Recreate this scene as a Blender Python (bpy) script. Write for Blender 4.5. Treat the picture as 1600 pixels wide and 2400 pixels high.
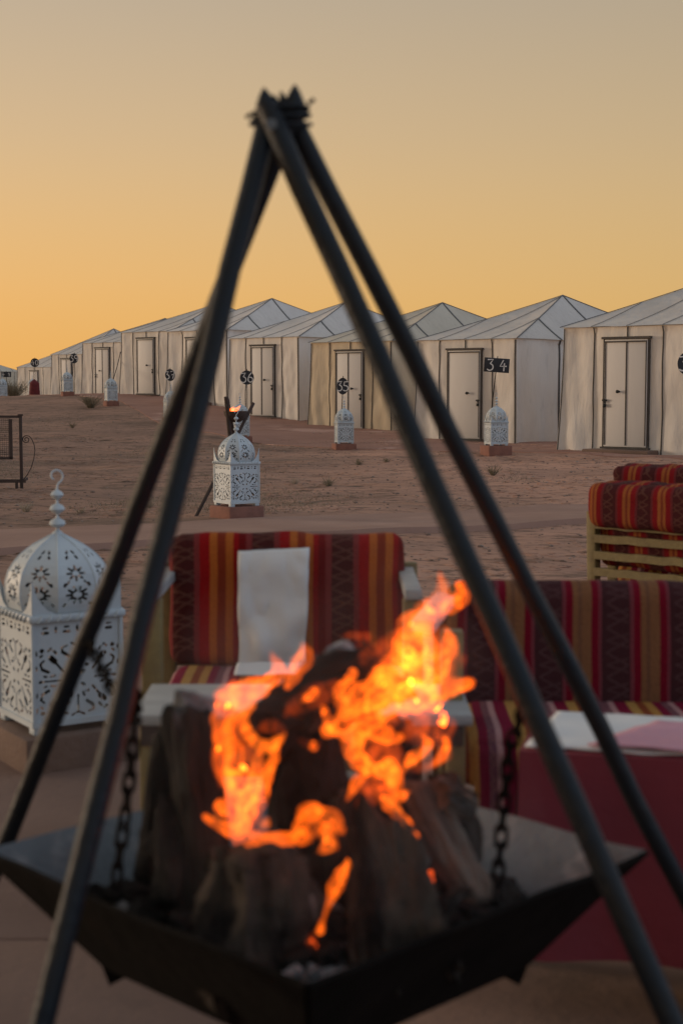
import bpy, bmesh, math, random
from mathutils import Vector, Matrix, noise
R = math.radians
rnd = random.Random(7)

for o in list(bpy.data.objects):
    bpy.data.objects.remove(o)
scn = bpy.context.scene
col = scn.collection

# ------------------------------------------------------------------ camera
F_PX, CX, CY, CAM_H = 3500.0, 800.0, 1200.0, 1.27
PITCH = math.atan(300 / F_PX)
cam_d = bpy.data.cameras.new('camera')
cam = bpy.data.objects.new('camera', cam_d)
col.objects.link(cam)
cam.location = (0, 0, CAM_H)
cam.rotation_euler = (R(90) - PITCH, 0, 0)
cam_d.sensor_fit = 'VERTICAL'
cam_d.sensor_height = 36
cam_d.lens = 36 * F_PX / 2400
cam_d.clip_start = 0.05
cam_d.clip_end = 3000
cam_d.dof.use_dof = True
cam_d.dof.focus_distance = 24
cam_d.dof.aperture_fstop = 4.6
scn.camera = cam

# ------------------------------------------------------------------ world, sun, exposure
SUN_AZ, SUN_EL = R(-72), R(5)
SX, SY = math.sin(SUN_AZ), math.cos(SUN_AZ)
world = bpy.data.worlds.new('World')
scn.world = world
world.use_nodes = True
wt = world.node_tree
wt.nodes.clear()
WN, WL = wt.nodes, wt.links

def wmath(op, a, b=None, clamp=False):
    n = WN.new('ShaderNodeMath'); n.operation = op; n.use_clamp = clamp
    for i, v in enumerate((a, b)):
        if v is None: continue
        if isinstance(v, (int, float)): n.inputs[i].default_value = v
        else: WL.new(v, n.inputs[i])
    return n.outputs[0]

def wramp(fac, stops):
    n = WN.new('ShaderNodeValToRGB'); cr = n.color_ramp; cr.interpolation = 'B_SPLINE'
    while len(cr.elements) < len(stops): cr.elements.new(0.5)
    for e, (p, c) in zip(cr.elements, stops):
        e.position = p; e.color = (*c, 1)
    WL.new(fac, n.inputs[0])
    return n.outputs[0]

def wmix(f, a, b, mode='MIX'):
    n = WN.new('ShaderNodeMix'); n.data_type = 'RGBA'; n.blend_type = mode
    n.clamp_factor = True
    if isinstance(f, (int, float)): n.inputs[0].default_value = f
    else: WL.new(f, n.inputs[0])
    WL.new(a, n.inputs[6]); WL.new(b, n.inputs[7])
    return n.outputs[2]

tc = WN.new('ShaderNodeTexCoord')
sp = WN.new('ShaderNodeSeparateXYZ'); WL.new(tc.outputs['Generated'], sp.inputs[0])
wx, wy, wz = sp.outputs
el = wmath('MAXIMUM', wz, 0.0)
hl = wmath('SQRT', wmath('ADD', wmath('ADD', wmath('MULTIPLY', wx, wx), wmath('MULTIPLY', wy, wy)), 1e-5))
sw = wmath('DIVIDE', wmath('ADD', wmath('MULTIPLY', wx, SX), wmath('MULTIPLY', wy, SY)), hl)
t_ = wmath('ADD', wmath('MULTIPLY', sw, 0.5), 0.5)
SUNR = [(0.0, (1.10, .44, .085)), (0.07, (1.00, .535, .165)), (0.16, (.80, .55, .31)), (0.27, (.56, .455, .345)), (0.5, (.36, .37, .36)), (1.0, (.36, .345, .33))]
SIDR = [(0.0, (.66, .39, .12)), (0.07, (.66, .43, .17)), (0.16, (.54, .405, .24)), (0.27, (.40, .335, .25)), (0.5, (.33, .35, .36)), (1.0, (.36, .345, .33))]
ANTR = [(0.0, (.60, .66, .78)), (0.07, (.67, .75, .90)), (0.16, (.69, .80, 1.0)), (0.27, (.64, .78, 1.0)), (0.5, (.46, .58, .74)), (1.0, (.36, .345, .33))]
c_sun, c_side, c_anti = wramp(el, SUNR), wramp(el, SIDR), wramp(el, ANTR)
skyc = wmix(wmath('MULTIPLY', t_, 2.0, True), c_anti, c_side)
skyc = wmix(wmath('SUBTRACT', wmath('MULTIPLY', t_, 2.0), 1.0, True), skyc, c_sun)
nish = WN.new('ShaderNodeTexSky'); nish.sky_type = 'NISHITA'; nish.sun_disc = False
nish.sun_elevation = SUN_EL; nish.sun_rotation = SUN_AZ; nish.dust_density = 3
bg1 = WN.new('ShaderNodeBackground'); WL.new(skyc, bg1.inputs[0]); bg1.inputs[1].default_value = 1.0
bg2 = WN.new('ShaderNodeBackground'); WL.new(nish.outputs[0], bg2.inputs[0]); bg2.inputs[1].default_value = 0.004
addb = WN.new('ShaderNodeAddShader'); WL.new(bg1.outputs[0], addb.inputs[0]); WL.new(bg2.outputs[0], addb.inputs[1])
wo = WN.new('ShaderNodeOutputWorld'); WL.new(addb.outputs[0], wo.inputs[0])

sun_d = bpy.data.lights.new('sun', 'SUN'); sun_d.energy = 1.5; sun_d.angle = R(12); sun_d.color = (1, .78, .58)
sun = bpy.data.objects.new('sun', sun_d); col.objects.link(sun)
sun.rotation_euler = Vector((-SX * math.cos(SUN_EL), -SY * math.cos(SUN_EL), -math.sin(SUN_EL))).to_track_quat('-Z', 'Y').to_euler()

vs = scn.view_settings
vs.view_transform = 'Standard'; vs.look = 'None'; vs.gamma = 1; vs.exposure = 0.0
vs.use_curve_mapping = False
scn.render.engine = 'CYCLES'
scn.cycles.sample_clamp_direct = 2.5
scn.cycles.max_bounces = 6
scn.cycles.transparent_max_bounces = 24
scn.cycles.volume_bounces = 0
scn.cycles.volume_step_rate = 1.0
scn.cycles.use_denoising = True

# ------------------------------------------------------------------ helpers
CP, SP_ = math.cos(PITCH), math.sin(PITCH)
def ray(px, py):
    rx, ry = (px - CX) / F_PX, (CY - py) / F_PX
    return Vector((rx, CP + ry * SP_, -SP_ + ry * CP))
def P(px, py, d):
    """world point seen at photo pixel (px, py) at distance d along Y"""
    v = ray(px, py)
    return Vector((0, 0, CAM_H)) + v * (d / v.y)
K = 1.0204
def D(x, y, d): return P(x * K, y * K, d)
def PX(px, d): return P(px, 890, d).x

def gz(x, y):
    h = .85 * math.exp(-((x + 7.5) ** 2 + (y - 52) ** 2) / 210)
    h += .60 * math.exp(-((x + 16) ** 2 + (y - 80) ** 2) / 300)
    h += 2.1 * math.exp(-(((x + 62) / 26) ** 2 + ((y - 178) / 30) ** 2))
    if y > 6:
        k = min(1, (y - 6) / 4)
        h += k * (.05 * noise.noise(Vector((x * .35, y * .35, 3))) + .10 * noise.noise(Vector((x * .12, y * .12, 9))) )
        if y < 60:
            h += k * .022 * noise.noise(Vector((x * 1.3, y * 1.3, 1)))
    if 12.5 < y < 36:
        k = min(1, (y - 12.5) / 2) * min(1, (36 - y) / 6) * max(.25, min(1, (x + 3.5) / 5))
        h += k * (.020 * noise.noise(Vector((x * .9, y * 3.2, 31))) + .045 * noise.noise(Vector((x * .5, y * .8, 37))))
    if y > 250:
        h += min(1, (y - 250) / 150) * 3 * (noise.noise(Vector((x * .008, y * .012, 5))))
    return h

def G(px, py):
    v = ray(px, py)
    t = 1.0
    o = Vector((0, 0, CAM_H))
    while t < 300:
        p = o + v * t
        if p.z <= gz(p.x, p.y): return Vector((p.x, p.y, gz(p.x, p.y)))
        t += .03 + t * .002
    return p

class MB:
    def __init__(s): s.v = []; s.f = []; s.mi = []; s.uv = None
    def add(s, vs, fs):
        b = len(s.v); s.v += [tuple(x) for x in vs]; s.f += [tuple(i + b for i in f) for f in fs]
        return s
    def box(s, c, size, M=None, bev=0.0):
        x, y, z = [q / 2 for q in size]; c = Vector(c)
        if bev <= 0:
            vs = [Vector((a * x, b * y, d * z)) for d in (-1, 1) for b in (-1, 1) for a in (-1, 1)]
            fs = [(0, 2, 3, 1), (4, 5, 7, 6), (0, 1, 5, 4), (1, 3, 7, 5), (3, 2, 6, 7), (2, 0, 4, 6)]
        else:
            bm = bmesh.new(); bmesh.ops.create_cube(bm, size=1)
            for v in bm.verts: v.co = Vector((v.co.x * 2 * x, v.co.y * 2 * y, v.co.z * 2 * z))
            bmesh.ops.bevel(bm, geom=bm.edges[:], offset=bev, segments=2, affect='EDGES', profile=.5)
            bm.verts.index_update()
            vs = [v.co.copy() for v in bm.verts]; fs = [tuple(v.index for v in f.verts) for f in bm.faces]; bm.free()
        if M: vs = [M @ v for v in vs]
        return s.add([v + c for v in vs], fs)
    def bar(s, a, b, w, h, up=(0, 0, 1), bev=0.0):
        a, b = Vector(a), Vector(b); d = b - a; L = d.length; y = d / L
        up = Vector(up)
        if abs(up.dot(y)) > .98: up = Vector((1, 0, 0))
        x = y.cross(up).normalized(); z = x.cross(y)
        M = Matrix((x, y, z)).transposed()
        return s.box((a + b) / 2, (w, L, h), M, bev)
    def tube(s, pts, rad, n=10, cap=True, jit=None):
        pts = [Vector(p) for p in pts]; m = len(pts)
        if not hasattr(rad, '__len__'): rad = [rad] * m
        t0 = (pts[1] - pts[0]).normalized()
        a = Vector((0, 0, 1)) if abs(t0.z) < .9 else Vector((1, 0, 0))
        x = t0.cross(a).normalized()
        vs, fs = [], []
        for i, p in enumerate(pts):
            t = (pts[min(i + 1, m - 1)] - pts[max(i - 1, 0)]).normalized()
            x = (x - t * x.dot(t)).normalized(); y = t.cross(x)
            for k in range(n):
                an = 2 * math.pi * k / n
                d = x * math.cos(an) + y * math.sin(an)
                q = p + d * rad[i]
                if jit: q += d * jit(q, i, k)
                vs.append(q)
        for i in range(m - 1):
            for k in range(n):
                k2 = (k + 1) % n
                fs.append((i * n + k, i * n + k2, (i + 1) * n + k2, (i + 1) * n + k))
        if cap:
            fs.append(tuple(range(n - 1, -1, -1))); fs.append(tuple((m - 1) * n + k for k in range(n)))
        return s.add(vs, fs)
    def strip(s, pts, w, th, nrm):
        """flat band along a polyline: width w in the plane, thickness th along nrm (a vector or one per point)"""
        pts = [Vector(p) for p in pts]; m = len(pts); vs, fs = [], []
        for i, p in enumerate(pts):
            t = (pts[min(i + 1, m - 1)] - pts[max(i - 1, 0)]).normalized()
            nn = Vector(nrm[i] if isinstance(nrm, list) else nrm).normalized()
            sd = t.cross(nn).normalized()
            vs += [p - sd * w / 2, p + sd * w / 2, p + sd * w / 2 + nn * th, p - sd * w / 2 + nn * th]
        for i in range(m - 1):
            a, b = i * 4, i * 4 + 4
            for k in range(4):
                k2 = (k + 1) % 4
                fs.append((a + k, b + k, b + k2, a + k2))
        fs.append((0, 1, 2, 3)); e = (m - 1) * 4; fs.append((e + 3, e + 2, e + 1, e))
        return s.add(vs, fs)
    def grid(s, fn, nu, nv):
        vs = [fn(i / nu, j / nv) for j in range(nv + 1) for i in range(nu + 1)]
        fs = [(j * (nu + 1) + i, j * (nu + 1) + i + 1, (j + 1) * (nu + 1) + i + 1, (j + 1) * (nu + 1) + i) for j in range(nv) for i in range(nu)]
        return s.add(vs, fs)
    def lathe(s, prof, n=20, c=(0, 0, 0)):
        vs, fs = [], []; m = len(prof)
        for (r, z) in prof:
            for k in range(n):
                a = 2 * math.pi * k / n
                vs.append((c[0] + r * math.cos(a), c[1] + r * math.sin(a), c[2] + z))
        for i in range(m - 1):
            for k in range(n):
                k2 = (k + 1) % n
                fs.append((i * n + k, i * n + k2, (i + 1) * n + k2, (i + 1) * n + k))
        fs.append(tuple(range(n - 1, -1, -1))); fs.append(tuple((m - 1) * n + k for k in range(n)))
        return s.add(vs, fs)
    def mesh(s, name, smooth=True):
        me = bpy.data.meshes.new(name); me.from_pydata(s.v, [], s.f); me.update()
        if smooth:
            for p in me.polygons: p.use_smooth = True
            try: me.set_sharp_from_angle(angle=R(40))
            except Exception: pass
        return me
    def build(s, name, mat, parent=None, smooth=True, origin=None, fix=False):
        if origin is not None:
            o_ = Vector(origin); s.v = [tuple(Vector(v) - o_) for v in s.v]
        me = s.mesh(name, smooth)
        if fix:
            bm = bmesh.new(); bm.from_mesh(me); bmesh.ops.recalc_face_normals(bm, faces=bm.faces[:]); bm.to_mesh(me); bm.free()
        return link(name, me, mat, parent, origin)

def link(name, me, mat, parent=None, loc=None):
    ob = bpy.data.objects.new(name, me); col.objects.link(ob)
    if mat and not me.materials: me.materials.append(mat)
    if parent: ob.parent = parent
    if loc is not None: ob.location = loc
    return ob

def thing(name, label, cat, loc=(0, 0, 0), rz=0, group=None):
    o = bpy.data.objects.new(name, None); col.objects.link(o)
    o.empty_display_size = .1
    o.location = loc; o.rotation_euler = (0, 0, rz)
    return tag(o, label, cat, group)
def tag(o, label, cat, group=None):
    o['label'] = label; o['category'] = cat
    if group: o['group'] = group
    return o
def kind(o, k): o['kind'] = k; return o
def copy_tree(o, parent=None):
    c = o.copy(); col.objects.link(c)
    if parent: c.parent = parent
    for ch in list(o.children): copy_tree(ch, c)
    return c

# ------------------------------------------------------------------ materials
def mat(name, c1, c2=None, scale=6, rough=.8, bump=0.0, bscale=None, metallic=0, detail=6, stretch=(1, 1, 1), lo=.35, hi=.65, spots=None, spec=None, coord='Object'):
    m = bpy.data.materials.new(name); m.use_nodes = True
    nt = m.node_tree; N, L = nt.nodes, nt.links
    b = N['Principled BSDF']
    b.inputs['Roughness'].default_value = rough; b.inputs['Metallic'].default_value = metallic
    if spec is not None: b.inputs['Specular IOR Level'].default_value = spec
    tcn = N.new('ShaderNodeTexCoord'); mp = N.new('ShaderNodeMapping'); mp.inputs['Scale'].default_value = stretch
    L.new(tcn.outputs[coord], mp.inputs[0])
    def nz(sc, det=detail, ro=.6):
        n = N.new('ShaderNodeTexNoise'); n.inputs['Scale'].default_value = sc; n.inputs['Detail'].default_value = det; n.inputs['Roughness'].default_value = ro
        L.new(mp.outputs[0], n.inputs['Vector']); return n.outputs['Fac']
    def ramp(f, a, b_, ca, cb):
        r = N.new('ShaderNodeValToRGB'); r.color_ramp.elements[0].position = a; r.color_ramp.elements[1].position = b_
        r.color_ramp.elements[0].color = (*ca, 1); r.color_ramp.elements[1].color = (*cb, 1); L.new(f, r.inputs[0]); return r.outputs[0]
    c2 = c2 or tuple(x * .85 for x in c1)
    out = ramp(nz(scale), lo, hi, c1, c2)
    for sp in (spots or []):          # (colour, scale, low, high)
        f = ramp(nz(sp[1]), sp[2], sp[3], (0, 0, 0), (1, 1, 1))
        mx = N.new('ShaderNodeMix'); mx.data_type = 'RGBA'; L.new(f, mx.inputs[0]); L.new(out, mx.inputs[6]); mx.inputs[7].default_value = (*sp[0], 1)
        out = mx.outputs[2]
    L.new(out, b.inputs['Base Color'])
    if bump:
        bp = N.new('ShaderNodeBump'); bp.inputs['Strength'].default_value = min(1, bump); bp.inputs['Distance'].default_value = .02 * max(1, bump)
        L.new(nz(bscale or scale * 4), bp.inputs['Height']); L.new(bp.outputs[0], b.inputs['Normal'])
    return m

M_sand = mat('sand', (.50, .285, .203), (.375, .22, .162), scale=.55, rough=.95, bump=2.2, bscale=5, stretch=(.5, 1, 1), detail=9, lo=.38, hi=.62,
             spots=[((.24, .155, .115), .5, .54, .72), ((.55, .29, .19), 1.3, .55, .70), ((.22, .135, .10), 2.6, .54, .66), ((.17, .108, .082), 7, .56, .66), ((.13, .088, .068), 19, .58, .64)], spec=.1)  # dark stretched spots: dirt specks, plus the shade of sand ripples put into the colour
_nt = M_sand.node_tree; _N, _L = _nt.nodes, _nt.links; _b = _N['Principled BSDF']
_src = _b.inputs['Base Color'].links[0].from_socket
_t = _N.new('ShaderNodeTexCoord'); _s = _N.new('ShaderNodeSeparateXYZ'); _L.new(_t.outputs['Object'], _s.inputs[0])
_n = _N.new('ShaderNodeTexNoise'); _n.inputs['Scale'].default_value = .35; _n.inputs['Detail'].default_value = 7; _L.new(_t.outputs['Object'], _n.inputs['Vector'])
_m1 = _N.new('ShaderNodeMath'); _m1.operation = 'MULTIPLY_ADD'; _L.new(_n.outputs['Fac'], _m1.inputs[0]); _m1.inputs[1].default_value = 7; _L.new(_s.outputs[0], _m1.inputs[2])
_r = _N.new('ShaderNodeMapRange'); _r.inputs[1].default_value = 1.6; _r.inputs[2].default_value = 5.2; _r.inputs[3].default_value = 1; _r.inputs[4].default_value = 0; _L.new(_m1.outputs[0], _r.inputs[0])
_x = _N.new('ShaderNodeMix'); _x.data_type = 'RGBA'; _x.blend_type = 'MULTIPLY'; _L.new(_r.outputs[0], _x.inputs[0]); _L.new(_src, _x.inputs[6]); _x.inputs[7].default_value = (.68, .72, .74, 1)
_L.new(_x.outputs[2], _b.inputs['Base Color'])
M_path = mat('packed_sand', (.34, .215, .17), (.29, .18, .142), scale=1.3, rough=.95, bump=.35, bscale=20, spec=.1, spots=[((.39, .25, .20), .6, .55, .7)])
M_walk = mat('walk_sand', (.28, .155, .12), (.335, .19, .148), scale=1.1, rough=.95, bump=.4, bscale=14, spec=.1, spots=[((.46, .285, .235), .45, .58, .66)])
M_slab = mat('terrace_slab', (.22, .142, .113), (.18, .116, .093), scale=2.2, rough=.85, bump=.25, bscale=30, spec=.2, spots=[((.14, .095, .078), 3, .6, .75)])
M_plinth = mat('terracotta', (.25, .11, .08), (.19, .085, .064), scale=8, rough=.9, bump=.4, bscale=40)
M_plinth_grey = mat('brown_render', (.17, .11, .085), (.135, .088, .07), scale=6, rough=.9, bump=.4, bscale=40)
def canvas(n, a, b): return mat(n, a, b, scale=1.6, rough=.92, bump=2.0, bscale=3.4, detail=10, stretch=(1, 1, .30), spots=[(tuple(x * .80 for x in a), 1.1, .52, .78), (tuple(x * .84 for x in a), 6.5, .56, .74)], spec=.1)
M_canvas = [canvas('canvas_cream', (.66, .628, .592), (.61, .58, .547)), canvas('canvas_white', (.70, .668, .635), (.65, .62, .588)), canvas('canvas_yellowed', (.60, .515, .39), (.52, .44, .33))]
M_roofs = [canvas('roof_cream', (.56, .525, .49), (.50, .465, .44)), canvas('roof_white', (.60, .565, .535), (.54, .505, .48)), canvas('roof_yellowed', (.54, .49, .41), (.48, .43, .36))]
M_door = mat('door_paint', (.55, .535, .525), (.50, .485, .475), scale=2, rough=.6, bump=.1, stretch=(1, 1, .3), spots=[((.4, .36, .32), 3, .68, .8)])
M_seam = mat('seam_tape', (.045, .04, .038), (.065, .058, .055), scale=10, rough=.8)
M_roofseam = mat('roof_tape', (.095, .095, .10), (.13, .13, .135), scale=10, rough=.8)
M_thinseam = mat('thin_tape', (.25, .23, .215), (.20, .185, .175), scale=10, rough=.9)
M_iron = mat('dark_iron', (.006, .0105, .0165), (.010, .0115, .014), scale=14, rough=.42, bump=.25, bscale=60, metallic=.0, spots=[((.03, .022, .018), 9, .66, .76)], spec=.2)
M_iron_flat = mat('sooty_iron', (.0045, .004, .0036), (.008, .0066, .006), scale=8, rough=.85, bump=.3, bscale=30, spots=[((.014, .009, .007), 5, .6, .75)], spec=.06)
M_pan = mat('ashy_pan', (.125, .15, .172), (.085, .10, .115), scale=9, rough=.6, bump=.4, bscale=40, spots=[((.21, .215, .225), 14, .56, .7), ((.03, .03, .032), 5, .6, .75)], spec=.4)
M_rustiron = mat('rusty_iron', (.035, .023, .02), (.055, .034, .027), scale=12, rough=.8, bump=.3)
M_white = mat('white_paint', (.45, .515, .565), (.40, .455, .50), scale=5, rough=.45, bump=.12, bscale=30, spots=[((.30, .17, .11), 6.5, .69, .78), ((.5, .46, .42), 3, .62, .8)], spec=.4)
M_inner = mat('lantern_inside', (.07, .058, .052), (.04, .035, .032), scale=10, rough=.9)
M_board = mat('sign_board', (.012, .014, .022), (.02, .022, .03), scale=10, rough=.7)
M_chalk = mat('chalk_white', (.75, .73, .70), (.62, .60, .58), scale=30, rough=.9)
M_wood = mat('olive_wood', (.20, .15, .055), (.145, .105, .04), scale=4, rough=.6, bump=.25, bscale=22, stretch=(6, 1, 6))
M_whitewood = mat('white_wood', (.32, .33, .335), (.25, .26, .265), scale=5, rough=.55, bump=.3, bscale=20, spots=[((.30, .26, .22), 9, .64, .74)], stretch=(1, 5, 5))
M_cloth = mat('white_cloth', (.61, .62, .63), (.55, .56, .57), scale=5, rough=.85, bump=.15, bscale=12)
M_pink = mat('pink_cloth', (.50, .26, .33), (.43, .22, .28), scale=4, rough=.85, bump=.3, bscale=14)
M_maroon = mat('maroon_cloth', (.15, .014, .027), (.115, .011, .021), scale=3, rough=.8, bump=.3, bscale=10)
M_redbag = mat('red_cloth', (.14, .015, .02), (.09, .01, .015), scale=8, rough=.8)
M_shrub = mat('dry_shrub_stems', (.20, .165, .105), (.13, .11, .07), scale=30, rough=.9)
M_grass = mat('dry_grass_blades', (.20, .165, .105), (.30, .235, .165), scale=3, rough=.9)
M_straw = mat('pale_straw', (.40, .33, .25), (.26, .21, .15), scale=40, rough=.9)
M_pebble = mat('pebble', (.16, .11, .09), (.30, .23, .19), scale=2.5, rough=.9, lo=.45, hi=.6)
M_ash = mat('ash', (.26, .245, .25), (.15, .14, .14), scale=14, rough=.95, bump=1.2, bscale=40, spots=[((.34, .32, .32), 25, .6, .7), ((.02, .02, .02), 11, .58, .66)])
M_char = mat('charred_wood', (.010, .009, .0085), (.026, .022, .0195), scale=9, rough=.85, bump=1.5, bscale=18, stretch=(2.2, 2.2, .7), spots=[((.12, .115, .115), 8, .64, .76)], spec=.08)
M_log = mat('split_log', (.066, .053, .043), (.032, .026, .022), scale=10, rough=.9, bump=1.4, bscale=22, stretch=(2.5, 2.5, .6), spots=[((.009, .008, .0075), 5, .5, .62), ((.20, .18, .165), 13, .62, .74)], spec=.08)
M_bark = mat('pale_bark', (.15, .118, .092), (.075, .06, .049), scale=9, rough=.9, bump=1.3, bscale=22, stretch=(2.5, 2.5, .7), spots=[((.035, .03, .027), 5, .52, .62)])
M_ashlog = mat('ash_covered_wood', (.36, .37, .39), (.10, .10, .105), scale=11, rough=.95, bump=1.2, bscale=24, lo=.42, hi=.58)

def emis(name, c, s):
    m = bpy.data.materials.new(name); m.use_nodes = True; N, L = m.node_tree.nodes, m.node_tree.links
    N.clear(); e = N.new('ShaderNodeEmission'); e.inputs[0].default_value = (*c, 1); e.inputs[1].default_value = s
    o = N.new('ShaderNodeOutputMaterial'); L.new(e.outputs[0], o.inputs[0]); return m
def flame_mat(name, c, s, nscale=38, lo=.40, hi=.62, floor=.12):
    m = bpy.data.materials.new(name); m.use_nodes = True; N, L = m.node_tree.nodes, m.node_tree.links
    N.clear(); e = N.new('ShaderNodeEmission'); e.inputs[0].default_value = (*c, 1)
    t = N.new('ShaderNodeTexCoord'); mp = N.new('ShaderNodeMapping'); mp.inputs['Scale'].default_value = (1, 1, .55)
    L.new(t.outputs['Object'], mp.inputs[0])
    n = N.new('ShaderNodeTexNoise'); n.inputs['Scale'].default_value = nscale; n.inputs['Detail'].default_value = 3.5; n.inputs['Distortion'].default_value = 1.1
    L.new(mp.outputs[0], n.inputs['Vector'])
    r = N.new('ShaderNodeMapRange'); r.inputs[1].default_value = lo; r.inputs[2].default_value = hi; r.inputs[3].default_value = floor * s; r.inputs[4].default_value = s
    L.new(n.outputs['Fac'], r.inputs[0]); L.new(r.outputs[0], e.inputs[1])
    o = N.new('ShaderNodeOutputMaterial'); L.new(e.outputs[0], o.inputs['Volume'])
    m.cycles.volume_sampling = 'EQUIANGULAR' if False else 'DISTANCE'
    return m
M_fl_hot = flame_mat('flame_hot', (1, .148, .007), 95, nscale=30, lo=.34, hi=.62, floor=.35)
M_fl = flame_mat('flame_orange', (1, .125, .005), 135, nscale=34, lo=.36, hi=.64, floor=.14)
M_fl_dim = flame_mat('flame_dim', (1, .10, .007), 13, nscale=22, lo=.36, hi=.62, floor=.15)
M_fl_wisp = flame_mat('flame_wisp', (1, .165, .010), 95, nscale=40, lo=.40, hi=.60, floor=.12)
M_ember = emis('ember_glow', (1, .10, .015), 1.1)

def stripes(name, period, stops, zig=(0, .28), zc=(.30, .17, .12), zamt=.45, phase=0.0, rough=.9):
    """woven stripes across local X, a zigzag motif in the dark band"""
    m = bpy.data.materials.new(name); m.use_nodes = True; N, L = m.node_tree.nodes, m.node_tree.links
    b = N['Principled BSDF']; b.inputs['Roughness'].default_value = rough; b.inputs['Specular IOR Level'].default_value = .1
    def mth(op, a, c=None, d=None):
        n = N.new('ShaderNodeMath'); n.operation = op
        for i, v in enumerate((a, c, d)):
            if v is None: continue
            if isinstance(v, (int, float)): n.inputs[i].default_value = v
            else: L.new(v, n.inputs[i])
        return n.outputs[0]
    t = N.new('ShaderNodeTexCoord')
    nz = N.new('ShaderNodeTexNoise'); nz.inputs['Scale'].default_value = 5; L.new(t.outputs['Object'], nz.inputs['Vector'])
    s = N.new('ShaderNodeSeparateXYZ'); L.new(t.outputs['Object'], s.inputs[0])
    x = mth('ADD', s.outputs[0], mth('MULTIPLY', mth('SUBTRACT', nz.outputs['Fac'], .5), .012))
    fx = mth('FRACT', mth('ADD', mth('DIVIDE', x, period), 10 + phase))
    r = N.new('ShaderNodeValToRGB'); cr = r.color_ramp; cr.interpolation = 'CONSTANT'
    while len(cr.elements) < len(stops): cr.elements.new(.5)
    for e, (p, c) in zip(cr.elements, stops): e.position = p; e.color = (*c, 1)
    L.new(fx, r.inputs[0])
    zz = mth('ADD', s.outputs[2], s.outputs[1])
    tri = mth('MULTIPLY', mth('ABSOLUTE', mth('SUBTRACT', mth('FRACT', mth('DIVIDE', zz, .062)), .5)), 2.0)
    tgt = mth('DIVIDE', mth('SUBTRACT', fx, zig[0]), zig[1] - zig[0])
    ln = mth('LESS_THAN', mth('ABSOLUTE', mth('SUBTRACT', tri, tgt)), .11)
    ln2 = mth('LESS_THAN', mth('ABSOLUTE', mth('SUBTRACT', mth('SUBTRACT', 1.0, tri), mth('MULTIPLY', tgt, .55))), .08)
    ins = mth('MULTIPLY', mth('GREATER_THAN', fx, zig[0]), mth('LESS_THAN', fx, zig[1]))
    msk = mth('MULTIPLY', mth('MULTIPLY', mth('MAXIMUM', ln, ln2), ins), zamt)
    mx = N.new('ShaderNodeMix'); mx.data_type = 'RGBA'; L.new(msk, mx.inputs[0]); L.new(r.outputs[0], mx.inputs[6]); mx.inputs[7].default_value = (*zc, 1)
    n2 = N.new('ShaderNodeTexNoise'); n2.inputs['Scale'].default_value = 140; n2.inputs['Detail'].default_value = 3; L.new(t.outputs['Object'], n2.inputs['Vector'])
    v = mth('ADD', mth('MULTIPLY', n2.outputs['Fac'], .7), .65)
    hs = N.new('ShaderNodeHueSaturation'); L.new(v, hs.inputs['Value']); L.new(mx.outputs[2], hs.inputs['Color'])
    L.new(hs.outputs[0], b.inputs['Base Color'])
    bp = N.new('ShaderNodeBump'); bp.inputs['Strength'].default_value = .5; bp.inputs['Distance'].default_value = .004
    L.new(n2.outputs['Fac'], bp.inputs['Height']); L.new(bp.outputs[0], b.inputs['Normal'])
    return m
DK, RO, RE, OR_, RU, DR = (.052, .011, .011), (.16, .027, .027), (.23, .006, .007), (.34, .092, .018), (.18, .026, .010), (.12, .005, .006)
WARM = [(0, DK), (.27, RO), (.34, RE), (.47, OR_), (.565, RU), (.67, OR_), (.765, RE), (.83, DR), (.92, RO)]
M_kilim = stripes('kilim_red', .222, WARM, phase=.44, zamt=.16)
PK, TN, PL, MG = (.14, .032, .042), (.17, .078, .038), (.045, .016, .019), (.135, .004, .015)
COOL = [(0, PL), (.36, PK), (.42, MG), (.52, TN), (.60, (.13, .06, .035)), (.66, TN), (.80, MG), (.90, PK), (.95, PL)]
DK2, RE2, OR2, RU2 = (.05, .011, .013), (.16, .007, .011), (.24, .075, .024), (.15, .03, .016)
M_kilim_back = stripes('kilim_dark', .165, [(0, DK2), (.30, (.11, .02, .024)), (.36, RE2), (.50, OR2), (.57, RU2), (.63, OR2), (.72, RE2), (.86, (.11, .02, .024)), (.92, DK2)], phase=.1, zamt=.14)
M_throw = stripes('throw_plum', .168, COOL, zig=(.02, .34), zc=(.24, .15, .15), zamt=.12, phase=-.22)
BRT = [(0, (.16, .008, .03)), (.2, (.36, .20, .06)), (.36, (.20, .05, .02)), (.5, (.36, .18, .05)), (.64, (.16, .008, .03)), (.78, (.13, .05, .07)), (.9, (.36, .2, .2))]
M_seatw = stripes('seat_weave', .15, BRT, zig=(.79, .89), zamt=.3)

# ------------------------------------------------------------------ ground and paths
mb = MB()
ys = [-6.0]
while ys[-1] < 1500: ys.append(ys[-1] + max(.12, abs(ys[-1]) * (.0062 if 6 < ys[-1] < 36 else .0125) if ys[-1] < 60 else abs(ys[-1]) * .03))
NX = 170
rows = []
for y in ys:
    hw = 5 + abs(y) * .42
    rows.append([(x_ * hw, y) for x_ in [math.copysign(abs(2 * i / NX - 1) ** 1.25, 2 * i / NX - 1) for i in range(NX + 1)]])
vs_ = [(x, y, gz(x, y) - (.012 if y < 6.2 else 0)) for r_ in rows for (x, y) in r_]
fs_ = [(j * (NX + 1) + i, j * (NX + 1) + i + 1, (j + 1) * (NX + 1) + i + 1, (j + 1) * (NX + 1) + i) for j in range(len(rows) - 1) for i in range(NX)]
mb.add(vs_, fs_)
kind(mb.build('ground', M_sand), 'structure')

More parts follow.
